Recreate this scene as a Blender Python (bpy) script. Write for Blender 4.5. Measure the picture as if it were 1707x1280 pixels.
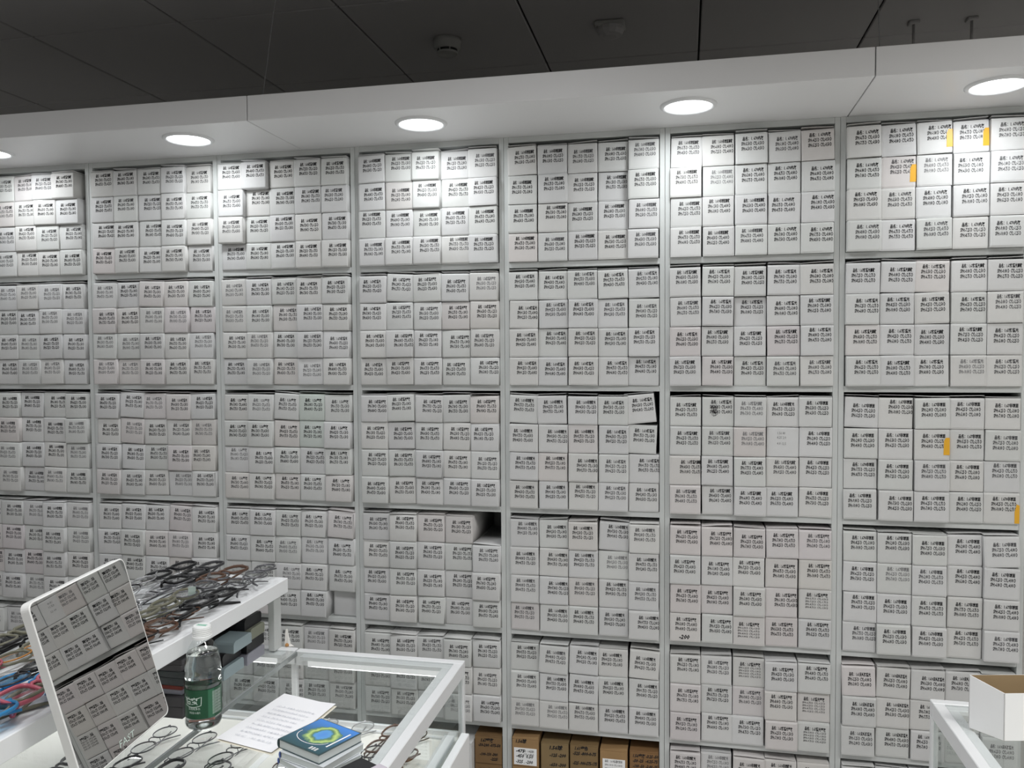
import bpy, math, random
import numpy as np
from mathutils import Matrix, Vector
R = math.radians
rng = random.Random(7)
SC = bpy.context.scene
COL = SC.collection
for _o in list(bpy.data.objects):
    bpy.data.objects.remove(_o)

# ---------------------------------------------------------------- camera, world, lights, exposure
cam = bpy.data.cameras.new('camera'); camo = bpy.data.objects.new('camera', cam); COL.objects.link(camo)
RW = ((0.9784, 0.2064, -0.0058), (0.0020, -0.0372, -0.9993), (-0.2065, 0.9778, -0.0368))
M4 = Matrix(((RW[0][0], -RW[1][0], -RW[2][0], 2.1496), (RW[0][1], -RW[1][1], -RW[2][1], -2.1331),
             (RW[0][2], -RW[1][2], -RW[2][2], 1.55), (0, 0, 0, 1)))
camo.matrix_world = M4
cam.sensor_width = 36; cam.lens = 1362.4 / 1707 * 36; cam.clip_start = 0.02; cam.clip_end = 60
SC.camera = camo
w = bpy.data.worlds.new('World'); SC.world = w; w.use_nodes = True
w.node_tree.nodes['Background'].inputs[0].default_value = (0.9, 0.95, 1, 1)
w.node_tree.nodes['Background'].inputs[1].default_value = 0.03
SC.view_settings.view_transform = 'Standard'; SC.view_settings.look = 'None'
SC.view_settings.exposure = 0.0; SC.view_settings.gamma = 1; SC.view_settings.use_curve_mapping = False
SC.cycles.transparent_max_bounces = 24; SC.cycles.max_bounces = 12; SC.cycles.transmission_bounces = 12

def area(name, loc, size, power, col=(1, 1, 1), rot=(0, 0, 0), shape='SQUARE', spread=180):
    l = bpy.data.lights.new(name, 'AREA'); l.energy = power; l.color = col; l.shape = shape; l.size = size; l.spread = R(spread)
    o = bpy.data.objects.new(name, l); o.location = loc; o.rotation_euler = rot; COL.objects.link(o); return o
# the shop's ceiling panel lamps, behind and beside the photographer
ROOM_P = 10.2
for (x, y, k, cl) in ((0.1, -1.5, 0.7, (0.95, 0.97, 1.0)), (1.7, -1.5, 1.25, (0.985, 0.99, 1.0)), (3.3, -1.5, 1.6, (1.0, 0.99, 0.97)), (4.9, -1.5, 1.5, (1.0, 0.985, 0.96)),
                      (0.1, -3.3, 0.4, (0.95, 0.97, 1.0)), (1.7, -3.3, 0.8, (0.985, 0.99, 1.0)), (3.3, -3.3, 1.0, (1.0, 0.99, 0.97)), (4.9, -3.3, 0.9, (1.0, 0.985, 0.96))):
    area('ceiling_lamp', (x, y, 2.575), 0.6, ROOM_P * k, cl, spread=152)
# the downlights in the canopy
DL_X = (0.243, 0.868, 1.510, 2.157, 2.807); DL_Y = -0.177; Z_SOF = 2.1215
DOWN_P = 1.1
for x in DL_X:
    area('downlight_lamp', (x, DL_Y, Z_SOF - 0.012), 0.10, DOWN_P, (0.95, 0.98, 1.0), shape='DISK')

# ---------------------------------------------------------------- helpers
MATS = {}
def mat(name, col, rough=0.6, metal=0.0, spec=0.5, emit=None, estr=0, noise=0, nscale=40, tint=False, trans=0, ior=1.45, coat=0, bump=0):
    m = bpy.data.materials.new(name); m.use_nodes = True; nt = m.node_tree; b = nt.nodes['Principled BSDF']
    c4 = (col[0], col[1], col[2], 1)
    b.inputs['Base Color'].default_value = c4; b.inputs['Roughness'].default_value = rough
    b.inputs['Metallic'].default_value = metal; b.inputs['Specular IOR Level'].default_value = spec
    b.inputs['IOR'].default_value = ior; b.inputs['Transmission Weight'].default_value = trans; b.inputs['Coat Weight'].default_value = coat
    src = None
    if tint:
        a = nt.nodes.new('ShaderNodeAttribute'); a.attribute_name = 'tint'
        mx = nt.nodes.new('ShaderNodeMix'); mx.data_type = 'RGBA'; mx.blend_type = 'MULTIPLY'; mx.inputs[0].default_value = 1
        mx.inputs[6].default_value = c4; nt.links.new(a.outputs['Color'], mx.inputs[7]); src = mx.outputs[2]
    if noise or bump:
        tc = nt.nodes.new('ShaderNodeTexCoord'); n = nt.nodes.new('ShaderNodeTexNoise')
        n.inputs['Scale'].default_value = nscale; n.inputs['Detail'].default_value = 4
        nt.links.new(tc.outputs['Object'], n.inputs['Vector'])
    if noise:
        rp = nt.nodes.new('ShaderNodeMapRange'); rp.inputs[3].default_value = 1 - noise; rp.inputs[4].default_value = 1 + noise * 0.3
        nt.links.new(n.outputs['Fac'], rp.inputs[0])
        m2 = nt.nodes.new('ShaderNodeMix'); m2.data_type = 'RGBA'; m2.blend_type = 'MULTIPLY'; m2.inputs[0].default_value = 1
        if src: nt.links.new(src, m2.inputs[6])
        else: m2.inputs[6].default_value = c4
        nt.links.new(rp.outputs[0], m2.inputs[7]); src = m2.outputs[2]
    if bump:
        bp = nt.nodes.new('ShaderNodeBump'); bp.inputs['Strength'].default_value = bump; bp.inputs['Distance'].default_value = 0.002
        nt.links.new(n.outputs['Fac'], bp.inputs['Height']); nt.links.new(bp.outputs[0], b.inputs['Normal'])
    if src: nt.links.new(src, b.inputs['Base Color'])
    if emit:
        b.inputs['Emission Color'].default_value = (*emit, 1); b.inputs['Emission Strength'].default_value = estr
    MATS[name] = m; return m
def pane_mat(name, tint, ior=1.5, rough=0.0):
    m = bpy.data.materials.new(name); m.use_nodes = True; nt = m.node_tree; nt.nodes.clear()
    o = nt.nodes.new('ShaderNodeOutputMaterial'); mx = nt.nodes.new('ShaderNodeMixShader'); f = nt.nodes.new('ShaderNodeFresnel')
    t = nt.nodes.new('ShaderNodeBsdfTransparent'); g = nt.nodes.new('ShaderNodeBsdfGlossy')
    t.inputs[0].default_value = (*tint, 1); g.inputs['Roughness'].default_value = rough; f.inputs[0].default_value = ior
    ge = nt.nodes.new('ShaderNodeNewGeometry'); iv = nt.nodes.new('ShaderNodeMath'); iv.operation = 'SUBTRACT'; iv.inputs[0].default_value = 1
    ml = nt.nodes.new('ShaderNodeMath'); ml.operation = 'MULTIPLY'; nt.links.new(ge.outputs['Backfacing'], iv.inputs[1])
    nt.links.new(f.outputs[0], ml.inputs[0]); nt.links.new(iv.outputs[0], ml.inputs[1]); f.inputs[0].default_value = ior
    nt.links.new(ml.outputs[0], mx.inputs[0]); nt.links.new(t.outputs[0], mx.inputs[1]); nt.links.new(g.outputs[0], mx.inputs[2])
    nt.links.new(mx.outputs[0], o.inputs[0]); MATS[name] = m; return m

mat('white_board', (0.60, 0.62, 0.61), 0.42, noise=0.03, nscale=6)
mat('white_laminate', (0.87, 0.88, 0.89), 0.36, noise=0.02, nscale=5)
mat('canopy_white', (0.78, 0.78, 0.785), 0.38, noise=0.02, nscale=3)
mat('card_white', (0.665, 0.665, 0.657), 0.62, tint=True, noise=0.05, nscale=60, bump=0.06)
mat('ink', (0.010, 0.010, 0.012), 0.8, spec=0.1)
mat('ink_mid', (0.06, 0.06, 0.065), 0.8, spec=0.1)
mat('ink_faded', (0.20, 0.20, 0.205), 0.8, spec=0.1)
mat('marker', (0.006, 0.006, 0.008), 0.5)
mat('amber_tape', (0.80, 0.42, 0.03), 0.4)
mat('kraft', (0.36, 0.22, 0.10), 0.8, tint=True, noise=0.18, nscale=25)
mat('label_white', (0.90, 0.90, 0.90), 0.6)
mat('ceiling_dark', (0.33, 0.325, 0.325), 0.42, noise=0.08, nscale=2)
mat('ceiling_void', (0.006, 0.006, 0.006), 0.9)
mat('wall_paint', (0.78, 0.77, 0.75), 0.8, noise=0.05, nscale=3)
mat('floor_tile', (0.76, 0.74, 0.71), 0.35, noise=0.1, nscale=4)
mat('plastic_dim', (0.30, 0.30, 0.29), 0.5)
mat('plastic_black', (0.01, 0.01, 0.011), 0.35)
mat('wire_grey', (0.16, 0.16, 0.16), 0.5)
mat('lamp_ring', (0.78, 0.79, 0.80), 0.35)
mat('lamp_lens', (1, 1, 1), 0.5, emit=(0.96, 0.985, 1.0), estr=7)
mat('added_glow', (0.9, 0.9, 0.9), 0.5, emit=(0.97, 0.99, 1.0), estr=0.35)  # glow for the strips added inside the showcases
mat('aluminium', (0.80, 0.81, 0.82), 0.42, metal=0.08)
mat('aluminium_dull', (0.72, 0.74, 0.75), 0.45, metal=0.1)
mat('deck_cream', (0.88, 0.87, 0.82), 0.5)
mat('seam_grey', (0.26, 0.28, 0.28), 0.4)
pane_mat('glass', (0.985, 0.992, 0.988))
pane_mat('glass_side', (0.90, 0.92, 0.915))
pane_mat('pet', (0.95, 0.97, 0.965), 1.9, 0.04)
pane_mat('demo_lens', (0.93, 0.94, 0.94), 1.9, 0.02)
pane_mat('blue_lens', (0.25, 0.55, 0.80), 1.5, 0.02)
mat('clear_tag', (0.40, 0.48, 0.44), 0.4)
mat('water', (0.97, 0.985, 0.985), 0.0, trans=1.0, ior=1.33)
mat('cap_white', (0.85, 0.86, 0.85), 0.4)
mat('print_green', (0.10, 0.42, 0.27), 0.5)
mat('label_green', (0.007, 0.070, 0.028), 0.35)
mat('label_green_light', (0.03, 0.14, 0.07), 0.35)
mat('print_pale', (0.62, 0.72, 0.66), 0.5)
mat('print_red', (0.55, 0.22, 0.17), 0.5)
mat('mirror_silver', (0.52, 0.52, 0.51), 0.0, metal=1.0)
mat('mirror_frame', (0.82, 0.82, 0.80), 0.35)
mat('case_black', (0.012, 0.012, 0.014), 0.38)
mat('case_slate', (0.055, 0.062, 0.065), 0.45)
mat('case_greyblue', (0.33, 0.41, 0.44), 0.5)
mat('case_olive', (0.26, 0.27, 0.21), 0.5)
mat('case_lavender', (0.30, 0.30, 0.35), 0.5)
mat('case_charcoal', (0.075, 0.07, 0.075), 0.5)
mat('case_red', (0.20, 0.03, 0.02), 0.5)
mat('paper', (0.88, 0.88, 0.90), 0.8)
mat('paper_under', (0.80, 0.76, 0.64), 0.8)
mat('pen_blue', (0.58, 0.59, 0.65), 0.8)
mat('page_edge', (0.62, 0.66, 0.65), 0.7)
mat('cover_dark', (0.035, 0.07, 0.075), 0.3)
mat('cover_blue', (0.10, 0.16, 0.45), 0.35)
mat('cover_pale', (0.62, 0.65, 0.67), 0.4)
mat('card_lavender', (0.55, 0.50, 0.56), 0.5)
mat('tape_white', (0.80, 0.78, 0.74), 0.6)
mat('glue_brown', (0.45, 0.22, 0.07), 0.6)
for nm, c in (('black', (0.008, 0.008, 0.009)), ('charcoal', (0.04, 0.04, 0.043)), ('gunmetal', (0.16, 0.16, 0.17)),
              ('brown', (0.10, 0.05, 0.03)), ('olive', (0.16, 0.155, 0.11)), ('silver', (0.45, 0.45, 0.46)), ('blue', (0.03, 0.20, 0.42)),
              ('rose', (0.45, 0.10, 0.14)), ('amber', (0.50, 0.22, 0.05))):
    mat('frame_' + nm, c, 0.3, metal=0.6 if nm in ('gunmetal', 'silver') else 0.0)

class MB:
    """collects faces for one mesh"""
    def __init__(s): s.v = []; s.f = []; s.m = []; s.t = []; s.mats = []
    def mi(s, name):
        if name not in s.mats: s.mats.append(name)
        return s.mats.index(name)
    def add(s, vs, fs, m, tint=(1, 1, 1)):
        o = len(s.v); s.v += [tuple(x) for x in vs]; k = s.mi(m)
        for f in fs: s.f.append(tuple(i + o for i in f)); s.m.append(k); s.t.append(tint)
    def box(s, a, b, m, tint=(1, 1, 1), M=None):
        (x0, y0, z0), (x1, y1, z1) = a, b
        vs = [(x0, y0, z0), (x1, y0, z0), (x1, y1, z0), (x0, y1, z0), (x0, y0, z1), (x1, y0, z1), (x1, y1, z1), (x0, y1, z1)]
        if M: vs = [M @ Vector(v) for v in vs]
        s.add(vs, [(0, 3, 2, 1), (4, 5, 6, 7), (0, 1, 5, 4), (1, 2, 6, 5), (2, 3, 7, 6), (3, 0, 4, 7)], m, tint)
    def bevbox(s, a, b, m, r=0.002, M=None, tint=(1, 1, 1)):
        # box with chamfered edges
        (x0, y0, z0), (x1, y1, z1) = a, b
        vs = []; idx = {}
        for ix, x in enumerate((x0, x1)):
            for iy, y in enumerate((y0, y1)):
                for iz, z in enumerate((z0, z1)):
                    sx, sy, sz = (1 - 2 * ix) * r, (1 - 2 * iy) * r, (1 - 2 * iz) * r
                    for ax, p in enumerate(((x, y + sy, z + sz), (x + sx, y, z + sz), (x + sx, y + sy, z))):
                        idx[(ix, iy, iz, ax)] = len(vs); vs.append(p)
        fs = []
        for k in (0, 1):
            q = [idx[(k, 0, 0, 0)], idx[(k, 1, 0, 0)], idx[(k, 1, 1, 0)], idx[(k, 0, 1, 0)]]; fs.append(q if k else q[::-1])
            q = [idx[(0, k, 0, 1)], idx[(0, k, 1, 1)], idx[(1, k, 1, 1)], idx[(1, k, 0, 1)]]; fs.append(q if k else q[::-1])
            q = [idx[(0, 0, k, 2)], idx[(1, 0, k, 2)], idx[(1, 1, k, 2)], idx[(0, 1, k, 2)]]; fs.append(q if k else q[::-1])
        for a_ in (0, 1):
            for b_ in (0, 1):
                fs.append([idx[(a_, b_, 0, 0)], idx[(a_, b_, 1, 0)], idx[(a_, b_, 1, 1)], idx[(a_, b_, 0, 1)]][::1 if a_ != b_ else -1])
                fs.append([idx[(a_, 0, b_, 0)], idx[(a_, 0, b_, 2)], idx[(a_, 1, b_, 2)], idx[(a_, 1, b_, 0)]][::1 if a_ != b_ else -1])
                fs.append([idx[(0, a_, b_, 1)], idx[(1, a_, b_, 1)], idx[(1, a_, b_, 2)], idx[(0, a_, b_, 2)]][::1 if a_ != b_ else -1])
                for c_ in (0, 1):
                    t = [idx[(a_, b_, c_, 0)], idx[(a_, b_, c_, 1)], idx[(a_, b_, c_, 2)]]
                    fs.append(t if (a_ + b_ + c_) % 2 else t[::-1])
        if M: vs = [M @ Vector(v) for v in vs]
        s.add(vs, fs, m, tint)
    def lathe(s, prof, m, n=24, c=(0, 0, 0), cap=True):
        vs = []; fs = []
        for (r, z) in prof:
            for i in range(n):
                a = 2 * math.pi * i / n; vs.append((c[0] + r * math.cos(a), c[1] + r * math.sin(a), c[2] + z))
        for j in range(len(prof) - 1):
            for i in range(n):
                fs.append((j * n + i, j * n + (i + 1) % n, (j + 1) * n + (i + 1) % n, (j + 1) * n + i))
        if cap:
            fs.append(tuple(range(n))[::-1]); fs.append(tuple((len(prof) - 1) * n + i for i in range(n)))
        s.add(vs, fs, m)
    def tube(s, pts, r, m, n=6, closed=False, flat=1.0):
        pts = [Vector(p) for p in pts]; N = len(pts); vs = []; fs = []
        for i, p in enumerate(pts):
            a = pts[(i - 1) % N] if (closed or i > 0) else p; b = pts[(i + 1) % N] if (closed or i < N - 1) else p
            t = (b - a).normalized(); up = Vector((0, 1, 0)) if abs(t.y) < 0.9 else Vector((0, 0, 1))
            u = t.cross(up).normalized(); v = t.cross(u)
            rr = r[i] if isinstance(r, (list, tuple)) else r
            for k in range(n):
                an = 2 * math.pi * k / n; vs.append(p + u * (rr * math.cos(an)) + v * (rr * flat * math.sin(an)))
        for i in range(N if closed else N - 1):
            for k in range(n):
                fs.append((i * n + k, i * n + (k + 1) % n, ((i + 1) % N) * n + (k + 1) % n, ((i + 1) % N) * n + k))
        if not closed: fs.append(tuple(range(n))[::-1]); fs.append(tuple((N - 1) * n + k for k in range(n)))
        s.add(vs, fs, m)
    def mesh(s, name, smooth=False):
        me = bpy.data.meshes.new(name); me.from_pydata(s.v, [], s.f)
        for m in s.mats: me.materials.append(MATS[m])
        me.polygons.foreach_set('material_index', s.m)
        if any(MATS[m].node_tree.nodes.get('Attribute') for m in s.mats):
            a = me.color_attributes.new('tint', 'FLOAT_COLOR', 'CORNER')
            cols = []
            for f, t in zip(s.f, s.t): cols += [t[0], t[1], t[2], 1.0] * len(f)
            a.data.foreach_set('color', cols)
        if smooth: me.polygons.foreach_set('use_smooth', [True] * len(s.f))
        me.update(); return me
    def build(s, name, parent=None, smooth=False, M=None):
        o = bpy.data.objects.new(name, s.mesh(name, smooth)); COL.objects.link(o)
        if M is not None: o.matrix_world = M
        if parent: o.parent = parent
        return o
def tag(o, label=None, cat=None, group=None, kind=None):
    if label: o['label'] = label
    if cat: o['category'] = cat
    if group: o['group'] = group
    if kind: o['kind'] = kind
    return o
def empty(name, loc=(0, 0, 0), rot=(0, 0, 0)):
    o = bpy.data.objects.new(name, None); o.empty_display_size = 0.05; o.location = loc; o.rotation_euler = rot; COL.objects.link(o); return o
def put(mb, name, parent, smooth=False):
    """part whose vertices are already in the parent's local space"""
    return mb.build(name, parent, smooth)
def bx(name, parent, a, b, m, bev=0.0):
    g = MB(); (g.bevbox(a, b, m, bev) if bev else g.box(a, b, m)); return put(g, name, parent)

# ---------------------------------------------------------------- lettering (built-in font, outlines turned into flat meshes)
GL = {}
_cv = bpy.data.curves.new('glyph', 'FONT'); _cv.resolution_u = 1
_go = bpy.data.objects.new('glyph', _cv); COL.objects.link(_go)
def _tm(body):
    _cv.body = body; me = _go.to_mesh(); me.calc_loop_triangles()
    v = np.array([(a.co.x, a.co.y) for a in me.vertices]).reshape(-1, 2); t = np.array([tuple(a.vertices) for a in me.loop_triangles], int).reshape(-1, 3)
    _go.to_mesh_clear(); return v, t
_bar = _tm('|')[0][:, 0].max()
def glyph(ch, bold):
    k = (ch, bold)
    if k not in GL:
        _cv.offset = bold
        if ch == ' ': GL[k] = (np.zeros((0, 2)), np.zeros((0, 3), int), 0.26)
        else:
            v, t = _tm(ch); _cv.offset = 0; a = _tm(ch + '|')[0][:, 0].max() - _bar
            GL[k] = (v, t, a)
        _cv.offset = 0
    return GL[k]
def text_line(s, em, width=None, bold=0.0, x0=0, z0=0, shear=0.0, ang=0.0):
    """-> verts (n,2) in metres, tris"""
    V = []; T = []; x = 0; n = 0
    for ch in s:
        v, t, a = glyph(ch, bold)
        if len(v): V.append(v + (x, 0)); T.append(t + n); n += len(v)
        x += a
    V = np.concatenate(V); T = np.concatenate(T)
    V = V * em
    if width: V[:, 0] *= width / max(x * em, 1e-6)
    V[:, 0] += shear * V[:, 1]
    if ang: V = V @ np.array([[math.cos(ang), math.sin(ang)], [-math.sin(ang), math.cos(ang)]])
    return V + (x0, z0), T
def np_mesh(name, V, T, mats, mi=None, tint=None):
    me = bpy.data.meshes.new(name); nV, nT = len(V), len(T)
    me.vertices.add(nV); me.vertices.foreach_set('co', np.asarray(V, np.float32).ravel())
    me.loops.add(nT * 3); me.loops.foreach_set('vertex_index', np.asarray(T, np.int32).ravel())
    me.polygons.add(nT); me.polygons.foreach_set('loop_start', np.arange(0, nT * 3, 3, dtype=np.int32))
    for m in mats: me.materials.append(MATS[m])
    if mi is not None: me.polygons.foreach_set('material_index', np.asarray(mi, np.int32))
    if tint is not None:
        a = me.color_attributes.new('tint', 'FLOAT_COLOR', 'CORNER'); a.data.foreach_set('color', np.asarray(tint, np.float32).ravel())
    me.update(calc_edges=True); return me
def print_mesh(name, lines, m, y=0.0):
    """flat print in the XZ plane at depth y, facing -Y"""
    V = []; T = []; n = 0
    for v, t in lines:
        V.append(v); T.append(t + n); n += len(v)
    V = np.concatenate(V); T = np.concatenate(T)
    V3 = np.stack([V[:, 0], np.full(len(V), y), V[:, 1]], 1)
    return np_mesh(name, V3, T, [m])

# ---------------------------------------------------------------- room shell
W = 0.42; HT = 0.013; TH = 0.0148
ZK = (2.1065, 1.7777, 1.4513, 1.1241, 0.7946, 0.5349)      # undersides of the shelf boards, top to bottom
CEIL = 2.6; ZB = 0.206
def struct(name, a, b, m, parent=None):
    g = MB(); g.box(a, b, m); o = g.build(name, parent); 
    if not parent: o['kind'] = 'structure'
    return o
struct('floor', (-1.6, -5.2, -0.05), (5.6, 1.5, 0), 'floor_tile')
struct('wall_back', (-1.6, 1.45, 0), (5.6, 1.5, 2.7), 'wall_paint')
struct('wall_left', (-1.65, -5.2, 0), (-1.6, 1.5, 2.7), 'wall_paint')
struct('wall_right', (5.6, -5.2, 0), (5.65, 1.5, 2.7), 'wall_paint')
struct('wall_front', (-1.6, -5.25, 0), (5.6, -5.2, 2.7), 'wall_paint')
ceil = struct('ceiling', (-1.6, -5.2, CEIL + 0.012), (5.6, 1.5, CEIL + 0.06), 'ceiling_void')
px0, pdx, py0, pdy = 0.0475, 0.537, 0.213, 0.615
panel_mesh = None
for i in range(-3, 9):
    for j in range(-3, 2):
        if panel_mesh is None:
            g = MB(); g.bevbox((0.003, 0.003, 0), (pdx - 0.003, pdy - 0.003, 0.012), 'ceiling_dark', 0.003); panel_mesh = g.mesh('ceiling_panel')
        o = bpy.data.objects.new('ceiling_panel', panel_mesh); COL.objects.link(o); o.parent = ceil
        o.location = (px0 + i * pdx, py0 + j * pdy, CEIL)
# canopy (white bulkhead with the downlights)
can = empty('trim_1'); can['kind'] = 'structure'
YF = -0.294; ZF = 2.1825
for x0, x1 in ((-0.33, 1.1045), (1.1045, 2.5365), (2.5365, 3.97)):
    g = MB(); g.bevbox((x0 + 0.0012, YF, Z_SOF), (x1 - 0.0012, 0.31, ZF), 'canopy_white', 0.001); put(g, 'canopy_panel', can)
for k, x in enumerate(DL_X):
    d = empty('downlight', (x, DL_Y, Z_SOF))
    nth = ('first', 'second', 'third', 'fourth', 'fifth')[k]
    tag(d, 'round recessed ceiling downlight glowing white, ' + nth + ' from the left under the canopy', 'light', 'downlights under the canopy')
    g = MB(); g.lathe([(0.0535, -0.001), (0.055, -0.005), (0.060, -0.0055), (0.0645, -0.002), (0.065, 0.0)], 'lamp_ring', 40, cap=False); put(g, 'trim_ring', d, True)
    g = MB(); g.lathe([(0.0005, -0.0035), (0.03, -0.0033), (0.0535, -0.002)], 'lamp_lens', 40, cap=False); put(g, 'diffuser', d)
for nm, p, q, lab in (('suspension_wire', (1.1401, -0.28, ZF), (1.205, -0.275, CEIL), 'thin wire hanging from the ceiling above the canopy joint, over the second lamp'),
                      ('suspension_wire', (2.5465, -0.28, ZF), (2.536, -0.275, CEIL), 'thin wire hanging from the ceiling at the canopy joint beside the big last lamp')):
    g = MB(); g.tube([p, q], 0.0011, 'wire_grey', 5); o = g.build(nm); tag(o, lab, 'wire', 'canopy suspension wires')
# smoke detector and second ceiling sensor
d = empty('smoke_detector', (1.372, 0.535, CEIL)); tag(d, 'round smoke detector on the dark ceiling above the white canopy', 'smoke detector')
g = MB(); g.lathe([(0.047, 0), (0.047, -0.012), (0.046, -0.026), (0.041, -0.034)], 'plastic_dim', 28); put(g, 'body', d, True)
g = MB(); g.lathe([(0.034, -0.034), (0.034, -0.042)], 'plastic_black', 28); put(g, 'sensor_gap', d)
g = MB(); g.lathe([(0.035, -0.042), (0.036, -0.046), (0.033, -0.050), (0.030, -0.047), (0.0, -0.047)], 'plastic_dim', 28, cap=False); put(g, 'lower_cap', d, True)
for a in range(6):
    g = MB(); c_, s_ = math.cos(a * math.pi / 3), math.sin(a * math.pi / 3); g.box((0.034 * c_ - 0.0015, 0.034 * s_ - 0.0015, -0.043), (0.034 * c_ + 0.0015, 0.034 * s_ + 0.0015, -0.033), 'plastic_dim'); put(g, 'rib', d)
d = empty('motion_sensor', (1.916, 0.49, CEIL)); tag(d, 'square grey ceiling sensor with a rounded hood, beside the smoke detector', 'sensor')
g = MB(); g.bevbox((-0.047, -0.005, -0.014), (0.047, 0.075, 0), 'plastic_dim', 0.004); put(g, 'base_plate', d)
g = MB(); g.lathe([(0.045, -0.014), (0.044, -0.024), (0.036, -0.036), (0.020, -0.041), (0.0, -0.042)], 'ceiling_dark', 12, c=(0, 0.035, 0), cap=False); put(g, 'dome', d)

for x, y, lab in ((2.8615, 0.719, 'short dark hanger rod on the ceiling behind the canopy, nearer the wire'), (3.034, 0.7294, 'short dark hanger rod on the ceiling behind the canopy, by the photo corner')):
    d = empty('ceiling_hanger', (x, y, CEIL)); tag(d, lab, 'hanger', 'ceiling hanger rods')
    g = MB(); g.lathe([(0.0045, 0.0), (0.0045, -0.12)], 'ceiling_dark', 10); put(g, 'rod', d, True)
    g = MB(); g.bevbox((-0.016, -0.016, -0.010), (0.016, 0.016, 0), 'ceiling_dark', 0.002); put(g, 'anchor', d)

# ---------------------------------------------------------------- bookcases
NCOL = 7
CASE = ('leftmost bookcase', 'second bookcase from the left', 'third bookcase from the left', 'middle bookcase',
        'third bookcase from the right', 'second bookcase from the right', 'rightmost bookcase')
LBL = ('leftmost bookcase, cut off by the photo edge', 'second bookcase from the left, behind the tilted mirror', 'third bookcase from the left, behind the tray of glasses',
       'middle bookcase of seven, behind the glass counter corner', 'third bookcase from the right, brown cartons on its lowest shelf',
       'second bookcase from the right, pinkish cartons on its fourth shelf', 'rightmost bookcase, white carton in front of it')
for c in range(NCOL):
    b = empty('bookcase', (c * W, 0, 0)); tag(b, 'white ' + LBL[c], 'bookcase', 'white bookcases along the wall')
    for x in (0.0004, W - HT): bx('side_panel', b, (x, 0, 0), (x + HT - 0.0004, 0.30, Z_SOF), 'white_board', 0.0006)
    for k, z in enumerate(ZK):
        bx('top_panel' if k == 0 else 'shelf', b, (HT, 0.0005, z), (W - HT, 0.30, z + (Z_SOF - ZK[0] if k == 0 else TH)), 'white_board', 0.0006)
    bx('shelf', b, (HT, 0.0005, ZB), (W - HT, 0.30, ZB + TH), 'white_board', 0.0006)
    bx('plinth', b, (HT, 0.012, 0), (W - HT, 0.03, ZB), 'white_board')
    bx('back_panel', b, (0, 0.30, 0), (W, 0.306, Z_SOF), 'white_board')

# ---------------------------------------------------------------- lens boxes
BW, BH, BD = 0.0763, 0.0742, 0.265
NAMES = {'G': '1. 670内灰', 'F': '1.610非球面高散', 'H': '1.67防蓝光高散', 'B': '1.67防蓝光', 'N': '1.67非球面', 'n': '1.670非球面', 'V': '1.67防蓝光变灰', 'v': '1.67蓝光变灰',
         'L': '1.610非球散光', 'P': '1.610防蓝光', 'K': '1.56防蓝光变灰', 'Q': '1.610防蓝光变灰', 'R': '1.610防蓝光高散', 'S': '1.56变灰', 'U': '1.610无感防蓝光',
         'u': '1.61无感防蓝光', 'M': '1.610非球面', 'C': '1.670防蓝光', 'g': '1.610内灰', 'X': ''}
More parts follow.
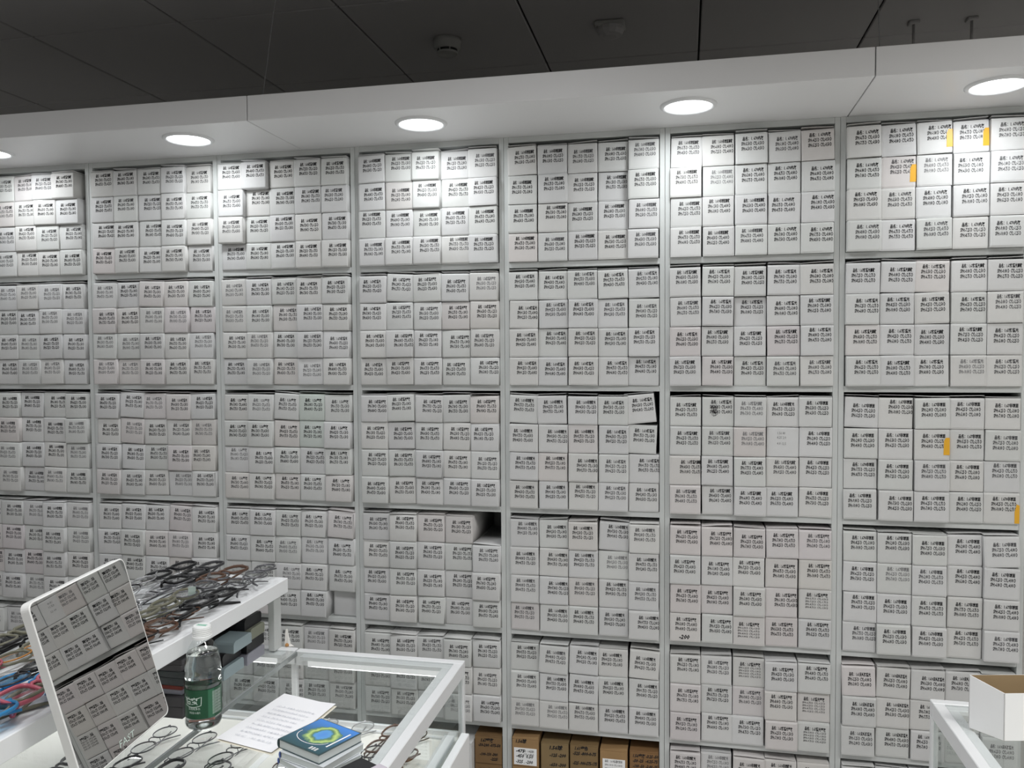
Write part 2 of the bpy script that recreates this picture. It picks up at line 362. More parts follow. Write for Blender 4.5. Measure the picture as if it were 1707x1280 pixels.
# what the nearer cells read: five stacks per layer, layers top to bottom: name, SPH, SPH, CYL in hundredths
DATA = {
 (6, 0): 'G675,775,50 G100,400,75 G100,400,100 G675,775,100 G600,700,125|g600,700,75 G425,525,75 G800,900,75 G550,650,100 G100,475,125|G925,1000,50 G550,650,75 G800,900,100 G925,1000,100 G425,525,100|G800,900,50 G675,775,75 G925,1000,75 G725,875,125 G900,1000,125',
 (6, 1): 'H725,825,275 H0,275,275 B550,675,250 H0,275,250 H0,275,225|B525,600,275 B825,1000,250 H425,525,250 B625,700,225 H300,400,225|H850,1000,275 B425,500,275 H300,400,250 H725,825,225 B425,500,225|B625,700,275 H300,400,275 B700,800,250 B850,1000,225 B525,600,225',
 (6, 2): 'N425,525,250 N850,1000,250 N200,400,300 N425,500,300 N625,700,300|N200,400,250 N550,625,250 N200,400,275 N525,600,275 N725,800,300|n775,875,225 N650,725,250 N725,800,275 N525,600,300 N425,500,275|N900,1000,225 N750,825,250 N625,700,275 N200,400,325 n825,1000,275',
 (6, 3): 'n825,1000,300 N200,400,350 N725,800,350 N200,400,400 N725,800,400|N625,750,325 N625,700,350 N200,450,375 N425,500,400 N525,600,400|N475,600,325 N425,500,350 N475,600,375 N775,1000,375 N825,1000,400|N775,1000,325 N525,600,350 n825,1000,350 N625,750,375 N625,700,400',
 (6, 4): 'u225,300,0 U325,400,0 U550,600,0 U600,750,0 U800,875,0|u0,100,0 U425,550,50 U700,775,0 U775,850,50 U900,1000,0|u125,200,50 U400,475,50 U625,700,50 U475,550,50 U625,700,0',
 (5, 0): 'F375,450,375 F600,725,400 G550,650,50 G100,350,0 G425,525,50|F750,800,375 F325,425,400 G500,575,0 G875,1000,0 G600,675,0|F625,725,375 F150,300,400 F550,650,400 G375,475,0 G100,400,50|F475,600,375 F450,525,400 F675,800,400 G700,750,0 G775,850,0',
 (5, 1): 'H850,1000,350 B425,500,350 H300,400,325 B700,775,300 B500,575,300|H0,275,375 B625,700,350 B825,1000,325 B800,1000,300 H300,325,300|B525,600,350 H0,275,350 H625,825,325 H0,275,325 B400,475,300|H725,825,350 H300,400,350 B425,600,325 B600,675,300 H0,275,300',
 (5, 2): 'H425,600,375 B400,600,400 H675,750,400 L475,600,225 N550,650,225|H625,825,375 H250,325,400 H925,1000,400 X0,0,0 N200,400,225|H850,1000,375 H0,225,400 H775,825,400 H850,925,400 N425,525,225|H300,400,375 H450,500,400 H600,650,400 H525,575,400 N675,750,225',
 (5, 3): 'V625,800,50 V725,800,0 V625,700,50 V700,825,75 V375,500,100|V425,500,0 V1100,1200,0 V725,850,50 V875,1000,50 V850,1000,75|V625,700,0 V825,900,0 V500,600,50 V100,475,50 v4|V300,400,0 V925,1050,0 v4 V550,675,75 V400,525,75',
 (5, 4): 'V525,600,100 V300,550,125 v4 V425,600,150 v400,600,175|V675,775,100 V575,725,125 V900,1000,125 V800,850,150 v4|V925,1200,100 V400,800,100 V750,875,125 V625,700,150 v4',
 (4, 0): 'F275,350,300 F0,150,325 F175,300,325 F0,125,350 F700,800,350|F175,250,300 F575,625,300 F325,475,325 F150,275,350 F575,675,350|F375,450,300 F750,800,300 F500,625,325 F300,425,350 F0,250,375|F475,550,300 F650,725,300 F650,725,325 F750,800,325 F450,550,350',
 (4, 1): 'P+250,325,0 P+450,525,0 P+275,400,50 P+275,450,75 P+275,450,100|P+150,225,0 P+25,250,50 P+425,600,50 P+25,250,75 P+300,450,125|P+0,25,0 P+550,625,0 P+25,325,25 P+25,250,100 P+25,275,125|P+25,125,0 P+650,1000,0 P+350,600,25 P+475,600,75 P+475,600,100',
}
GEN = {(4, 2): 'L+', (4, 3): 'L+', (4, 4): 'L+', (3, 0): 'F-', (3, 1): 'K-', (3, 2): 'K-', (3, 3): 'KQ-', (3, 4): 'Q-', (2, 0): 'R-', (2, 1): 'C-', (2, 2): 'S-', (2, 3): 'S-', (2, 4): 'R-',
       (1, 0): 'R-', (1, 1): 'B-', (1, 2): 'P-', (1, 3): 'P-', (1, 4): 'P-', (0, 0): 'R-', (0, 1): 'B-', (0, 2): 'M-', (0, 3): 'M-', (0, 4): 'M-', (5, 5): 'L+', (6, 5): 'U-'}
def spec(c, r, s, L):
    if (c, r) in DATA:
        e = DATA[(c, r)].split('|')[L].split()[s]; k = e[0]
        if e[1:] == '4': return k, '-', 4, 0, 0
        sg = '+' if e[1] == '+' else '-'; a, b, y = (int(q) for q in e[1:].lstrip('+').split(','))
        return k, sg, a, b, y
    g = GEN.get((c, r), 'P-'); k = g[0]
    if g == 'KQ-': k = 'K' if s < 2 else 'Q'
    if (c, r) == (3, 1) and s == 0: k = 'C'
    if (c, r) == (4, 2) and s >= 3: k = 'P'
    a = rng.randrange(0, 34) * 25; b = a + rng.choice((75, 100, 125, 150)); y = (rng.randrange(0, 3) + s + (r + c) % 4) * 25
    return k, g[-1], a, b, y
# irregularities the photograph shows: column, row, stack, layer
ODD = {
 (4, 2, 4, 0): dict(roll=-6.0, dx=-0.0055, dz=0.0, tag='white lens carton tilted upward at its side, top shelf corner of third shelf, third bookcase'),
 (4, 2, 4, 1): dict(roll=2.0, dx=-0.007),
 (3, 3, 4, 0): dict(skip=True),
 (2, 3, 4, 0): dict(roll=3.0, dx=0.004), (2, 3, 4, 1): dict(dx=0.005, roll=0.8), (2, 3, 4, 2): dict(dx=0.006),
 (2, 3, 4, 3): dict(dx=0.010, out=-0.012, blank=True), 
 (1, 2, 1, 0): dict(roll=2.6), (1, 2, 1, 1): dict(roll=2.8), (1, 2, 1, 2): dict(roll=1.8), (2, 2, 2, 0): dict(roll=3.0), (2, 2, 2, 1): dict(roll=1.8), (2, 2, 1, 0): dict(roll=1.5),
 (3, 1, 1, 0): dict(roll=3.2), (4, 3, 3, 0): dict(roll=2.2), (1, 3, 3, 0): dict(roll=2.8), (1, 1, 2, 0): dict(roll=2.0), (1, 1, 4, 1): dict(dx=0.004), (2, 0, 1, 0): dict(dx=-0.004, out=0.022),
 (2, 0, 0, 0): dict(dx=-0.002, out=0.018), (2, 0, 0, 1): dict(out=0.02), (2, 0, 0, 2): dict(out=0.02), (0, 0, 4, 0): dict(dx=-0.011, out=0.028), (0, 0, 4, 1): dict(dx=-0.004, out=0.02),
 (0, 0, 3, 0): dict(dx=-0.008, out=0.02), (0, 0, 3, 1): dict(dx=-0.003, out=0.02), (0, 1, 4, 0): dict(dx=-0.006), (6, 0, 2, 0): dict(roll=-1.6, sticker=1), (6, 0, 3, 0): dict(sticker=1, roll=-1.2),
 (6, 0, 1, 1): dict(sticker=1), (6, 2, 2, 1): dict(sticker=1), (6, 2, 4, 3): dict(sticker=2), (6, 0, 0, 0): dict(roll=-1.2), (6, 0, 1, 0): dict(roll=-1.5), (4, 4, 2, 0): dict(roll=1.8), (4, 4, 2, 1): dict(roll=1.8),
 (5, 2, 1, 0): dict(scribble=1), (5, 2, 3, 1): dict(blank=True), (5, 3, 0, 3): dict(hand='-200'), (2, 2, 3, 0): dict(tint=(0.90, 0.98, 0.93)), (2, 2, 3, 1): dict(tint=(0.91, 0.98, 0.94)), (3, 3, 0, 0): dict(dx=-0.002),
}
SPECIAL = {(4, 2, 4, 0): 'white lens carton tilted askew in the top corner of a shelf of the third bookcase',
           (6, 0, 2, 0): 'white lens carton with amber tape on its edge, third across in the topmost layer',
           (6, 0, 3, 0): 'white lens carton with amber tape on its edge, fourth across in the topmost layer',
           (6, 0, 1, 1): 'white lens carton with amber tape on its edge, on the top shelf, second layer down',
           (6, 2, 2, 1): 'white lens carton with a rounded amber tape tab, on the third shelf',
           (6, 2, 4, 3): 'white lens carton with amber tape at the photo edge, bottom layer of third shelf',
           (5, 2, 1, 0): 'white lens carton with black marker scribble over its printed figures',
           (5, 2, 3, 1): 'white lens carton with blank unprinted front among printed ones',
           (5, 3, 0, 3): 'white lens carton with -200 handwritten under its printed figures'}
PINK = {(5, 3): 0.75, (5, 1): 0.2, (5, 4): 0.45, (5, 5): 0.5, (1, 1): 0.4, (1, 2): 0.4, (2, 2): 0.35, (1, 3): 0.3, (0, 3): 0.3}
def box_geo(w, h, d, tint, crumple=1.0):
    """closed carton: front face with a flat middle and softened, slightly dented border"""
    g = MB(); xs = (-w / 2, -w / 2 + 0.004, w / 2 - 0.004, w / 2); zs = (0, 0.004, h - 0.005, h)
    P = {}; vs = []
    for i in range(4):
        for j in range(4):
            edge = (i in (0, 3)) + (j in (0, 3)); y = 0.0
            if edge: y = (0.0004 + rng.random() * (0.0016 if j == 3 else 0.0009)) * edge * crumple
            x = xs[i] + (rng.uniform(-0.0004, 0.0002) * (1 if i == 0 else -1) if i in (0, 3) else 0)
            z = zs[j] - (rng.random() * 0.0009 * crumple if j == 3 else 0)
            P[i, j] = len(vs); vs.append((x, y, z))
    bk = [len(vs) + q for q in range(4)]; vs += [(-w / 2, d, 0), (w / 2, d, 0), (w / 2, d, h), (-w / 2, d, h)]
    fs = [(P[i, j], P[i + 1, j], P[i + 1, j + 1], P[i, j + 1]) for i in range(3) for j in range(3)]
    fs += [(P[3, 0], bk[1], bk[2], P[3, 3], P[3, 2], P[3, 1]), (bk[0], P[0, 0], P[0, 1], P[0, 2], P[0, 3], bk[3]),
           (P[0, 3], P[1, 3], P[2, 3], P[3, 3], bk[2], bk[3]), (bk[0], bk[1], P[3, 0], P[2, 0], P[1, 0], P[0, 0]), (bk[1], bk[0], bk[3], bk[2])]
    g.add(vs, fs, 'card_white', tint); return g
def lid_geo(w, h, tint, lift):
    """top flap, hinged at the back, its front corners lifted unevenly"""
    g = MB(); d0, d1, t = 0.001, 0.15, 0.0009; a, b = rng.random() * lift, rng.random() * lift; m_ = (a + b) / 2 + rng.uniform(-0.0006, 0.001)
    z = h + 0.0004; x = w / 2 - 0.0006
    top = [(-x, d0, z + a), (0, d0, z + m_), (x, d0, z + b), (x, d1, z), (0, d1, z), (-x, d1, z)]
    vs = [(p[0], p[1], p[2] + t) for p in top] + top
    fs = [(0, 1, 4, 5), (1, 2, 3, 4), (11, 10, 7, 6), (10, 9, 8, 7), (6, 7, 1, 0), (7, 8, 2, 1), (8, 9, 3, 2), (9, 10, 4, 3), (10, 11, 5, 4), (11, 6, 0, 5)]
    g.add(vs, fs, 'card_white', tint); return g
def fmt(v): return '%.2f' % (v / 100)
def label_lines(k, sg, a, b, y, dx, dz, w=BW, h=BH):
    """the printed carton text; 2-D lines on the front face"""
    x0 = -w * 0.31 + dx; out = []
    out.append(text_line('品名：' + NAMES[k], 0.0100, 0.050, 0.034, x0 + 0.002, h * 0.735 + dz))
    if a == 4:
        for q in range(4):
            out.append(text_line('SPH:-%s D  CYL:-%s D' % (fmt(500 + q * 125 + 25 * rng.randrange(9)), fmt(25 * rng.randrange(1, 9))), 0.0068, 0.054, 0.016, x0 - 0.001, h * (0.625 - 0.098 * q) + dz))
        return out
    for q, v in enumerate((a, b)):
        out.append(text_line('SPH:%s%s D  CYL:-%s D' % (sg, fmt(v), fmt(y)), 0.0120, 0.0545, 0.030, x0 - 0.0008, h * (0.565 - 0.165 * q) + dz))
    return out
ORD = ('first', 'second', 'third', 'fourth', 'fifth', 'sixth'); SHF = ('top', 'second', 'third', 'fourth', 'fifth', 'sixth')
acc = dict(V=[], T=[], mi=[], tint=[], n=0)
SM = ('card_white', 'ink', 'ink_mid', 'ink_faded')
def acc_add(V, T, M, mi, tint):
    V = np.asarray(V, float); Rm = np.array(M.to_3x3()); V = V @ Rm.T + np.array(M.translation)
    acc['V'].append(V); acc['T'].append(np.asarray(T) + acc['n']); acc['n'] += len(V)
    acc['mi'].append(np.full(len(T), mi)); acc['tint'].append(np.tile(np.array([*tint, 1.0]), (len(T) * 3, 1)))
def tris(fs):
    out = []
    for f in fs:
        for i in range(1, len(f) - 1): out.append((f[0], f[i], f[i + 1]))
    return out
def individual(c, r, s, L): return (c >= 4 and not (r == 5 and L > 0)) or (c == 3 and r == 0 and s == 4)
def lens_box(c, r, s, L, x, z, out, roll, yaw, pitch, top, odd, gapz):
    rnd = rng.random()
    if rnd < PINK.get((c, r), 0.08): t = (1.0, rng.uniform(0.945, 0.975), rng.uniform(0.94, 0.97))
    else: t = rng.choice(((0.99, 0.99, 1.0), (0.985, 1.0, 0.985), (0.985, 0.99, 1.0), (1, 0.995, 0.98), (0.98, 0.99, 0.985), (1, 1, 1)))
    f = rng.uniform(0.93, 1.0); t = tuple(q * f for q in odd.get('tint', t))
    M = Matrix.Translation((x, -out, z)) @ Matrix.Rotation(yaw, 4, 'Z') @ Matrix.Rotation(pitch, 4, 'X') @ Matrix.Rotation(roll, 4, 'Y')
    w_ = BW + rng.uniform(-0.0006, 0.0004); h_ = BH + rng.uniform(-0.0005, 0.0002)
    g = box_geo(w_, h_, BD, t)
    k, sg, a, b, y = spec(c, r, s, L)
    lines = None
    if not (r == 5 and L > 0 or odd.get('blank') or k == 'X'):
        lines = label_lines(k, sg, a, b, y, rng.gauss(0.002, 0.003), rng.gauss(0, 0.0022))
    pf = {0: 0.05, 1: 0.6, 2: 0.35, 3: 0.4}.get(r, 0.2) if c <= 2 else 0.06
    q = rng.random(); ink = 'ink_faded' if q < pf * 0.5 else ('ink_mid' if q < pf + 0.12 else 'ink')
    lid = lid_geo(w_, h_, t, min(0.006, gapz * 0.6)) if top else None
    if individual(c, r, s, L):
        o = g.build('lens_box', M=M)
        lab = SPECIAL.get((c, r, s, L)) or 'white lens carton %s across and %s down, %s shelf of %s' % (ORD[s], ORD[L], SHF[r], CASE[c])
        tag(o, lab, 'box', 'white lens cartons in the bookcases')
        if lines:
            p = bpy.data.objects.new('printed_label', print_mesh('printed_label', lines, ink, -0.00025)); COL.objects.link(p); p.parent = o
        if lid: put(lid, 'lid', o)
        if odd.get('sticker'):
            sx = w_ / 2; e = MB()
            if odd['sticker'] == 1:
                z0, z1 = h_ * 0.17, h_ * 0.73
                e.add([(sx - 0.013, -0.0005, z0), (sx + 0.0006, -0.0005, z0), (sx + 0.0006, -0.0005, z1), (sx - 0.008, -0.0005, z1), (sx - 0.012, -0.0005, z1 - 0.008), (sx + 0.0006, 0.02, z0), (sx + 0.0006, 0.02, z1)],
                      [(0, 1, 2, 3, 4), (1, 5, 6, 2)], 'amber_tape')
            else:
                e.add([(sx - 0.010, -0.0005, 0.002), (sx + 0.0006, -0.0005, 0.002), (sx + 0.0006, -0.0005, 0.045), (sx - 0.006, -0.0005, 0.048), (sx - 0.010, -0.0005, 0.03), (sx + 0.0006, 0.02, 0.002), (sx + 0.0006, 0.02, 0.045)],
                      [(0, 1, 2, 3, 4), (1, 5, 6, 2)], 'amber_tape')
            tag(put(e, 'tape', o), 'amber adhesive tape')
        if odd.get('scribble'):
            e = MB(); pts = []
            for i in range(46):
                a_ = i * 1.15; pts.append((-0.013 + 0.00035 * i * 0.5 + 0.006 * math.cos(a_) * rng.uniform(.5, 1), -0.0004, 0.040 + 0.010 * math.sin(i * 0.31) + 0.005 * math.sin(a_)))
            e.tube(pts, 0.00055, 'marker', 4, flat=0.3); put(e, 'marker_scribble', o)
        if odd.get('hand'):
            ln = text_line(odd['hand'], 0.015, 0.026, 0.04, -0.016, 0.0065, 0.25, 0.03)
            p = bpy.data.objects.new('handwriting', print_mesh('handwriting', [ln], 'marker', -0.00025)); COL.objects.link(p); p.parent = o
        if k == 'X':
            ln = [text_line('1.56 40', 0.009, 0.020, 0, -0.014, 0.056), text_line('4.25 2.0', 0.009, 0.022, 0, -0.014, 0.045), text_line('4.0 -2.5', 0.009, 0.022, 0, -0.014, 0.030)]
            p = bpy.data.objects.new('faint_print', print_mesh('faint_print', ln, 'ink_faded', -0.00025)); COL.objects.link(p); p.parent = o; p['label'] = 'faint worn print'
    else:
        acc_add(g.v, tris(g.f), M, 0, t)
        if lid: acc_add(lid.v, tris(lid.f), M, 0, t)
        if lines:
            for v, tt in lines:
                acc_add(np.stack([v[:, 0], np.full(len(v), -0.00025), v[:, 1]], 1), tt, M, SM.index(ink), (1, 1, 1))
for c in range(NCOL):
    for r in range(6):
        if r == 5 and c < 5: continue
        z_sh = (ZK[r + 1] + TH) if r < 5 else ZB + TH
        n = 4 if r != 4 else 3
        room = ZK[r] - z_sh
        sp = (0.0776, 0.0778, 0.0780, 0.0784, 0.0787, 0.0788, 0.0788)[c]
        for s in range(5):
            xs = c * W + HT + sp * (s + 0.5) + rng.uniform(-0.0008, 0.0008)
            z = z_sh + 0.0004; base = 0.010 + rng.gauss(0, 0.0042); lean = rng.gauss(0, 0.9 if (c <= 3 and 1 <= r <= 3) else 0.4)
            for L in range(n - 1, -1, -1):
                odd = ODD.get((c, r, s, L), {})
                roll = R(odd.get('roll', rng.gauss(0, 0.3) + lean * 0.5 + (rng.gauss(0, 1.1) if L == 0 and rng.random() < 0.45 else 0)))
                lift = abs(math.sin(roll)) * BW / 2
                if odd.get('skip'): continue
                top = (L == 0) or ODD.get((c, r, s, L - 1), {}).get('skip', False)
                dx = odd.get('dx', rng.gauss(0, 0.0006))
                gapz = room - (z - z_sh) - BH - lift
                lens_box(c, r, s, L, xs + dx, z + lift, max(odd.get('out', base + rng.gauss(0, 0.0022)), -0.02), roll, R(rng.gauss(0, 0.45)), R(rng.gauss(0, 0.5)), top, odd, max(gapz, 0.002))
                z += BH + 0.0006 + lift * 1.2
V = np.concatenate(acc['V']); T = np.concatenate(acc['T'])
o = bpy.data.objects.new('lens_boxes', np_mesh('lens_boxes', V, T, SM, np.concatenate(acc['mi']), np.concatenate(acc['tint']))); COL.objects.link(o)
tag(o, 'white printed lens cartons filling the four bookcases toward the left', 'box', 'white lens cartons in the bookcases', 'stuff')
bpy.data.objects.remove(_go)
_go = bpy.data.objects.new('glyph', _cv); COL.objects.link(_go)

# ---------------------------------------------------------------- cartons on the lowest shelf (brown)
def kraft_box(x, z, w, h, out, tint, hand, label, sticker=None, m='kraft', yaw=0, lidlift=0.004):
    o = empty('cardboard_box', (x, -out, z), (0, 0, yaw)); tag(o, label, 'box')
    g = MB(); g.bevbox((-w / 2, 0, 0), (w / 2, 0.26, h), m, 0.0012, tint=tint); put(g, 'body', o)
    g = MB(); g.add([(-w / 2, 0, h + 0.0004), (w / 2, 0, h + 0.0004), (w / 2, 0.12, h + 0.0004), (-w / 2, 0.12, h + 0.0004), (-w / 2, 0, h + 0.0016), (w / 2, 0, h + 0.0016 + lidlift), (w / 2, 0.12, h + 0.0016), (-w / 2, 0.12, h + 0.0016)],
                    [(0, 3, 2, 1), (4, 5, 6, 7), (0, 1, 5, 4), (1, 2, 6, 5), (2, 3, 7, 6), (3, 0, 4, 7)], m, tint); put(g, 'lid', o)
    if hand:
        ln = [text_line(t_, em, wd, 0.045, x0, z0, 0.22, 0.03) for t_, em, wd, x0, z0 in hand]
        p = bpy.data.objects.new('handwriting', print_mesh('handwriting', ln, 'marker', -0.0004)); COL.objects.link(p); p.parent = o
    if sticker:
        x0, z0, x1, z1, lines, hw = sticker
        s_ = bx('sticker', o, (x0, -0.0008, z0), (x1, 0.0002, z1), 'label_white'); s_['label'] = 'white printed sticker'
        if lines: p = bpy.data.objects.new('printed_label', print_mesh('printed_label', lines, 'ink', -0.0010)); COL.objects.link(p); p.parent = s_
        if hw: p = bpy.data.objects.new('handwriting', print_mesh('handwriting', hw, 'marker', -0.0013)); COL.objects.link(p); p.parent = s_
    return o
zk6 = ZB + TH
kx = 4 * W + HT; kw = 0.0755; ks = 0.0788
def kpile(c, s, top, n=3, **k):
    x = c * W + HT + ks * (s + 0.5); h = (top - zk6 - 0.006) / n
    return x, h
def kx_(c, s): return c * W + HT + ks * (s + 0.5)
L5 = [text_line('品名：1.610防蓝光变灰', 0.0075, 0.046, 0.012, -0.023, 0.0445)] + [text_line('SPH:-%.2f D CYL:-%.2f D' % (1 + q, .25 * q), 0.0068, 0.046, 0.01, -0.023, 0.035 - 0.0095 * q) for q in range(4)]
L1 = [text_line('品名：1.56防蓝光', 0.007, 0.030, 0.012, -0.006, 0.040), text_line('CYL:-0.75 D', 0.0068, 0.028, 0.01, -0.004, 0.0315)]
H1 = [text_line('-475', 0.012, 0.024, 0.03, -0.026, 0.038, 0.2), text_line('-450  0.50', 0.013, 0.046, 0.03, -0.025, 0.024, 0.2), text_line('-325 . -200', 0.012, 0.046, 0.03, -0.026, 0.009, 0.2)]
# top cartons in view; the ones beneath carry them down to the shelf board
for (c, s, zt_, w_, tint, hand, lab, stk, m, out) in (
    (4, 0, 0.514, 0.072, (1, 1, 1), [('1.56球', 0.012, 0.030, -0.028, 0.0635)], 'brown carton with white sticker and bold handwritten figures on the lowest shelf', (-0.031, 0.004, 0.031, 0.050, L1, H1), 'kraft', 0.012),
    (4, 1, 0.505, 0.075, (0.72, 0.82, 0.86), [('1.56球', 0.013, 0.036, -0.016, 0.060), ('-125 -200', 0.012, 0.044, -0.014, 0.040), ('-650 -300', 0.012, 0.044, -0.014, 0.014), ('-50 -25', 0.011, 0.028, -0.016, 0.001)], 'olive brown handwritten carton beside the one with bold sticker figures', None, 'kraft', 0.006),
    (4, 2, 0.508, 0.075, (0.66, 0.70, 0.68), [('1.61变色', 0.012, 0.036, -0.026, 0.062), ('-525 -800-0-75', 0.012, 0.062, -0.030, 0.048), ('-525 -900-575-175', 0.012, 0.064, -0.030, 0.022)], 'dark brown carton with long handwritten lines, between olive and stickered brown cartons', None, 'kraft', 0.006),
    (4, 3, 0.503, 0.072, (1.02, 1.02, 1.0), None, 'brown carton with a neatly printed white sticker, lowest shelf', (-0.029, -0.012 + 0.012, 0.030, 0.053, L5, None), 'kraft', 0.010),
    (4, 4, 0.505, 0.075, (0.70, 0.62, 0.55), [('1.56变灰 -3.25 -50', 0.011, 0.066, -0.030, 0.060), ('-50 -25  -4.25-75', 0.011, 0.064, -0.029, 0.047), ('-100 -50  -2.00 -25', 0.011, 0.064, -0.029, 0.033)], 'reddish brown handwritten carton, last of the brown ones before the upright', None, 'kraft', 0.006),
    (3, 4, 0.507, 0.075, (0.62, 0.60, 0.58), [('1.67变灰', 0.012, 0.036, -0.022, 0.060), ('-50-200 -075-50', 0.011, 0.062, -0.028, 0.047), ('-100-150 -300', 0.011, 0.05, -0.024, 0.022), ('-225', 0.011, 0.02, 0.006, 0.010)], 'dark brown handwritten carton in the middle bookcase beside the white counter end', None, 'kraft', 0.004)):
    x = kx_(c, s); o = kraft_box(x, zt_ - BH, w_, BH, out, tint, hand, lab, stk, m, lidlift=0.006 if s in (0, 3) else 0.002)
    h2 = (zt_ - BH - zk6 - 0.0045) / 2
    for q in range(2):
        zz = zk6 + q * (h2 + 0.002)
        hd = [('1.56变', 0.012, 0.034, -0.026, h2 - 0.02), ('-25 -50', 0.012, 0.03, -0.022, h2 - 0.036)] if q == 1 else None
        nm = 'brown carton %s of the %s pile, bottom shelf, %s' % ('in the middle' if q else 'at the bottom', ORD[s], 'third bookcase from right' if c == 4 else 'middle bookcase')
        kraft_box(x, zz, w_, h2, out - 0.001, tint, hd, nm, None, m, lidlift=0.0)
o = kraft_box(kx_(3, 3) + 0.002, zk6 + 0.001, 0.074, 0.272, 0.030, (1, 1, 1), None, 'tall plain white carton on the lowest shelf behind the counter corner', None, 'card_white', lidlift=0.002)

# ---------------------------------------------------------------- glass display counters
ZT = 0.915; ZD = 0.757
def counter(name, x0, x1, yb, yf, label, deck=ZD, rails='lr', ledges='blr', deck_fill=0):
    o = empty(name, (0, 0, 0)); tag(o, label, 'display counter')
    f, hgt = 0.0188, 0.030
    # cabinet under the showcase
    bx('cabinet', o, (x0 + 0.004, yf, 0), (x1 + 0.004, yb + 0.008, deck - 0.012), 'white_laminate', 0.002)
    bx('deck', o, (x0 + 0.012, yf, deck - 0.012), (x1 - 0.012, yb - 0.012, deck), 'deck_cream')
    bx('deck_rail', o, (x0 + 0.012, yb - 0.012, deck - 0.012), (x1 - 0.012, yb - 0.004, deck + 0.010), 'aluminium')
    bx('deck_lip', o, (x0 + 0.012, yb - 0.030, deck), (x1 - 0.040, yb - 0.022, deck + 0.004), 'aluminium_dull')
    # aluminium frame
    for (k_, a, b) in (('b', (x0, yb - f, ZT - hgt), (x1, yb, ZT)), ('l', (x0, yf, ZT - hgt), (x0 + f, yb - f, ZT)), ('r', (x1 - f, yf, ZT - hgt), (x1, yb - f, ZT))):
        if k_ == 'l' and 'l' not in ledges: bx('glass_seam', o, (x0, yf, ZT - 0.010), (x0 + 0.004, yb - f, ZT - 0.0002), 'seam_grey', 0.0008)
        elif k_ in 'b' + rails: bx('top_rail', o, a, b, 'aluminium', 0.0012)
    for (k_, a, b) in (('b', (x0 + f, yb - 2 * f, ZT - 0.012), (x1 - f, yb - f - 0.0006, ZT - 0.0035)), ('r', (x1 - 2 * f, yf, ZT - 0.012), (x1 - f - 0.0006, yb - 2 * f, ZT - 0.0035)), ('l', (x0 + f + 0.0006, yf, ZT - 0.012), (x0 + 2 * f, yb - 2 * f, ZT - 0.0035))):
        if k_ in ledges: bx('glass_ledge', o, a, b, 'aluminium_dull', 0.0008)
    for (x, y) in (((x0, yb - 0.012),) if 'l' in ledges else ()) + ((x1 - 0.012, yb - 0.012),): bx('post', o, (x, y, deck - 0.012), (x + 0.012, y + 0.012, ZT - hgt), 'aluminium', 0.001)
    if deck_fill:  # glowing strip and lamp under the back rail, added to brighten the deck
        bx('added_light_strip', o, (x0 + 0.03, yb - f - 0.006, ZT - 0.030), (x1 - 0.04, yb - f - 0.0004, ZT - 0.014), 'added_glow', 0.001)
        l = area('added_deck_fill', ((x0 + x1) / 2, yb - f - 0.010, ZT - 0.024), x1 - x0 - 0.08, deck_fill, (0.98, 0.99, 1.0), (R(-42), 0, 0), 'RECTANGLE'); l.data.size_y = 0.012
    def pane(nm, a, b, m):
        g = MB(); g.box(a, b, m); put(g, nm, o)
    pane('glass_top', (x0 + (f if 'l' in ledges else 0.004) + 0.001, yf, ZT - 0.0032), (x1 - (f if 'r' in rails else 0) - 0.001, yb - f - 0.001, ZT - 0.0002), 'glass')
    pane('back_pane', (x0 + 0.0125, yb - 0.008, deck + 0.0102), (x1 - 0.0125, yb - 0.004, ZT - hgt), 'glass_side')
    if 'r' in rails: pane('side_pane', (x1 - 0.008, yf, deck), (x1 - 0.004, yb - 0.0125, ZT - hgt), 'glass_side')
    if 'l' in ledges: pane('side_pane', (x0 + 0.004, yf, deck), (x0 + 0.008, yb - 0.0125, ZT - hgt), 'glass_side')
    return o
YB = -0.516
c1 = counter('glass_counter', 1.334, 1.705, YB, -1.60, 'glass display counter with aluminium rails, papers and bottle on its top', ledges='br', deck_fill=0.24)
# the low white side rails beside its deck
bx('side_rail', c1, (1.668, -1.60, ZD), (1.690, YB - 0.030, ZD + 0.012), 'white_laminate', 0.0015)
bx('side_board', c1, (1.7055, -1.60, ZD - 0.20), (1.7225, YB - 0.035, ZD + 0.022), 'white_laminate', 0.0015)
c2 = counter('glass_counter', 0.700, 1.330, YB + 0.002, -1.60, 'wide glass display counter under the white riser tray of eyeglasses', rails='l', ledges='bl', deck_fill=0.42)
c3 = counter('glass_counter', 2.590, 3.20, -0.534, -1.35, 'glass display counter with a white open carton on top, lower photo corner')

# riser tray on the second counter
tr = empty('riser_tray', (0, 0, 0)); tag(tr, 'long white raised tray on posts, covered in eyeglasses', 'tray')
bx('tray_board', tr, (1.045, -1.58, 1.035), (1.307, -0.512, 1.067), 'white_laminate', 0.0015)
for (x, y) in ((1.276, -0.545), (1.060, -0.545), (1.276, -1.55), (1.060, -1.55)): bx('post', tr, (x, y, ZT), (x + 0.015, y + 0.030, 1.035), 'white_board', 0.001)

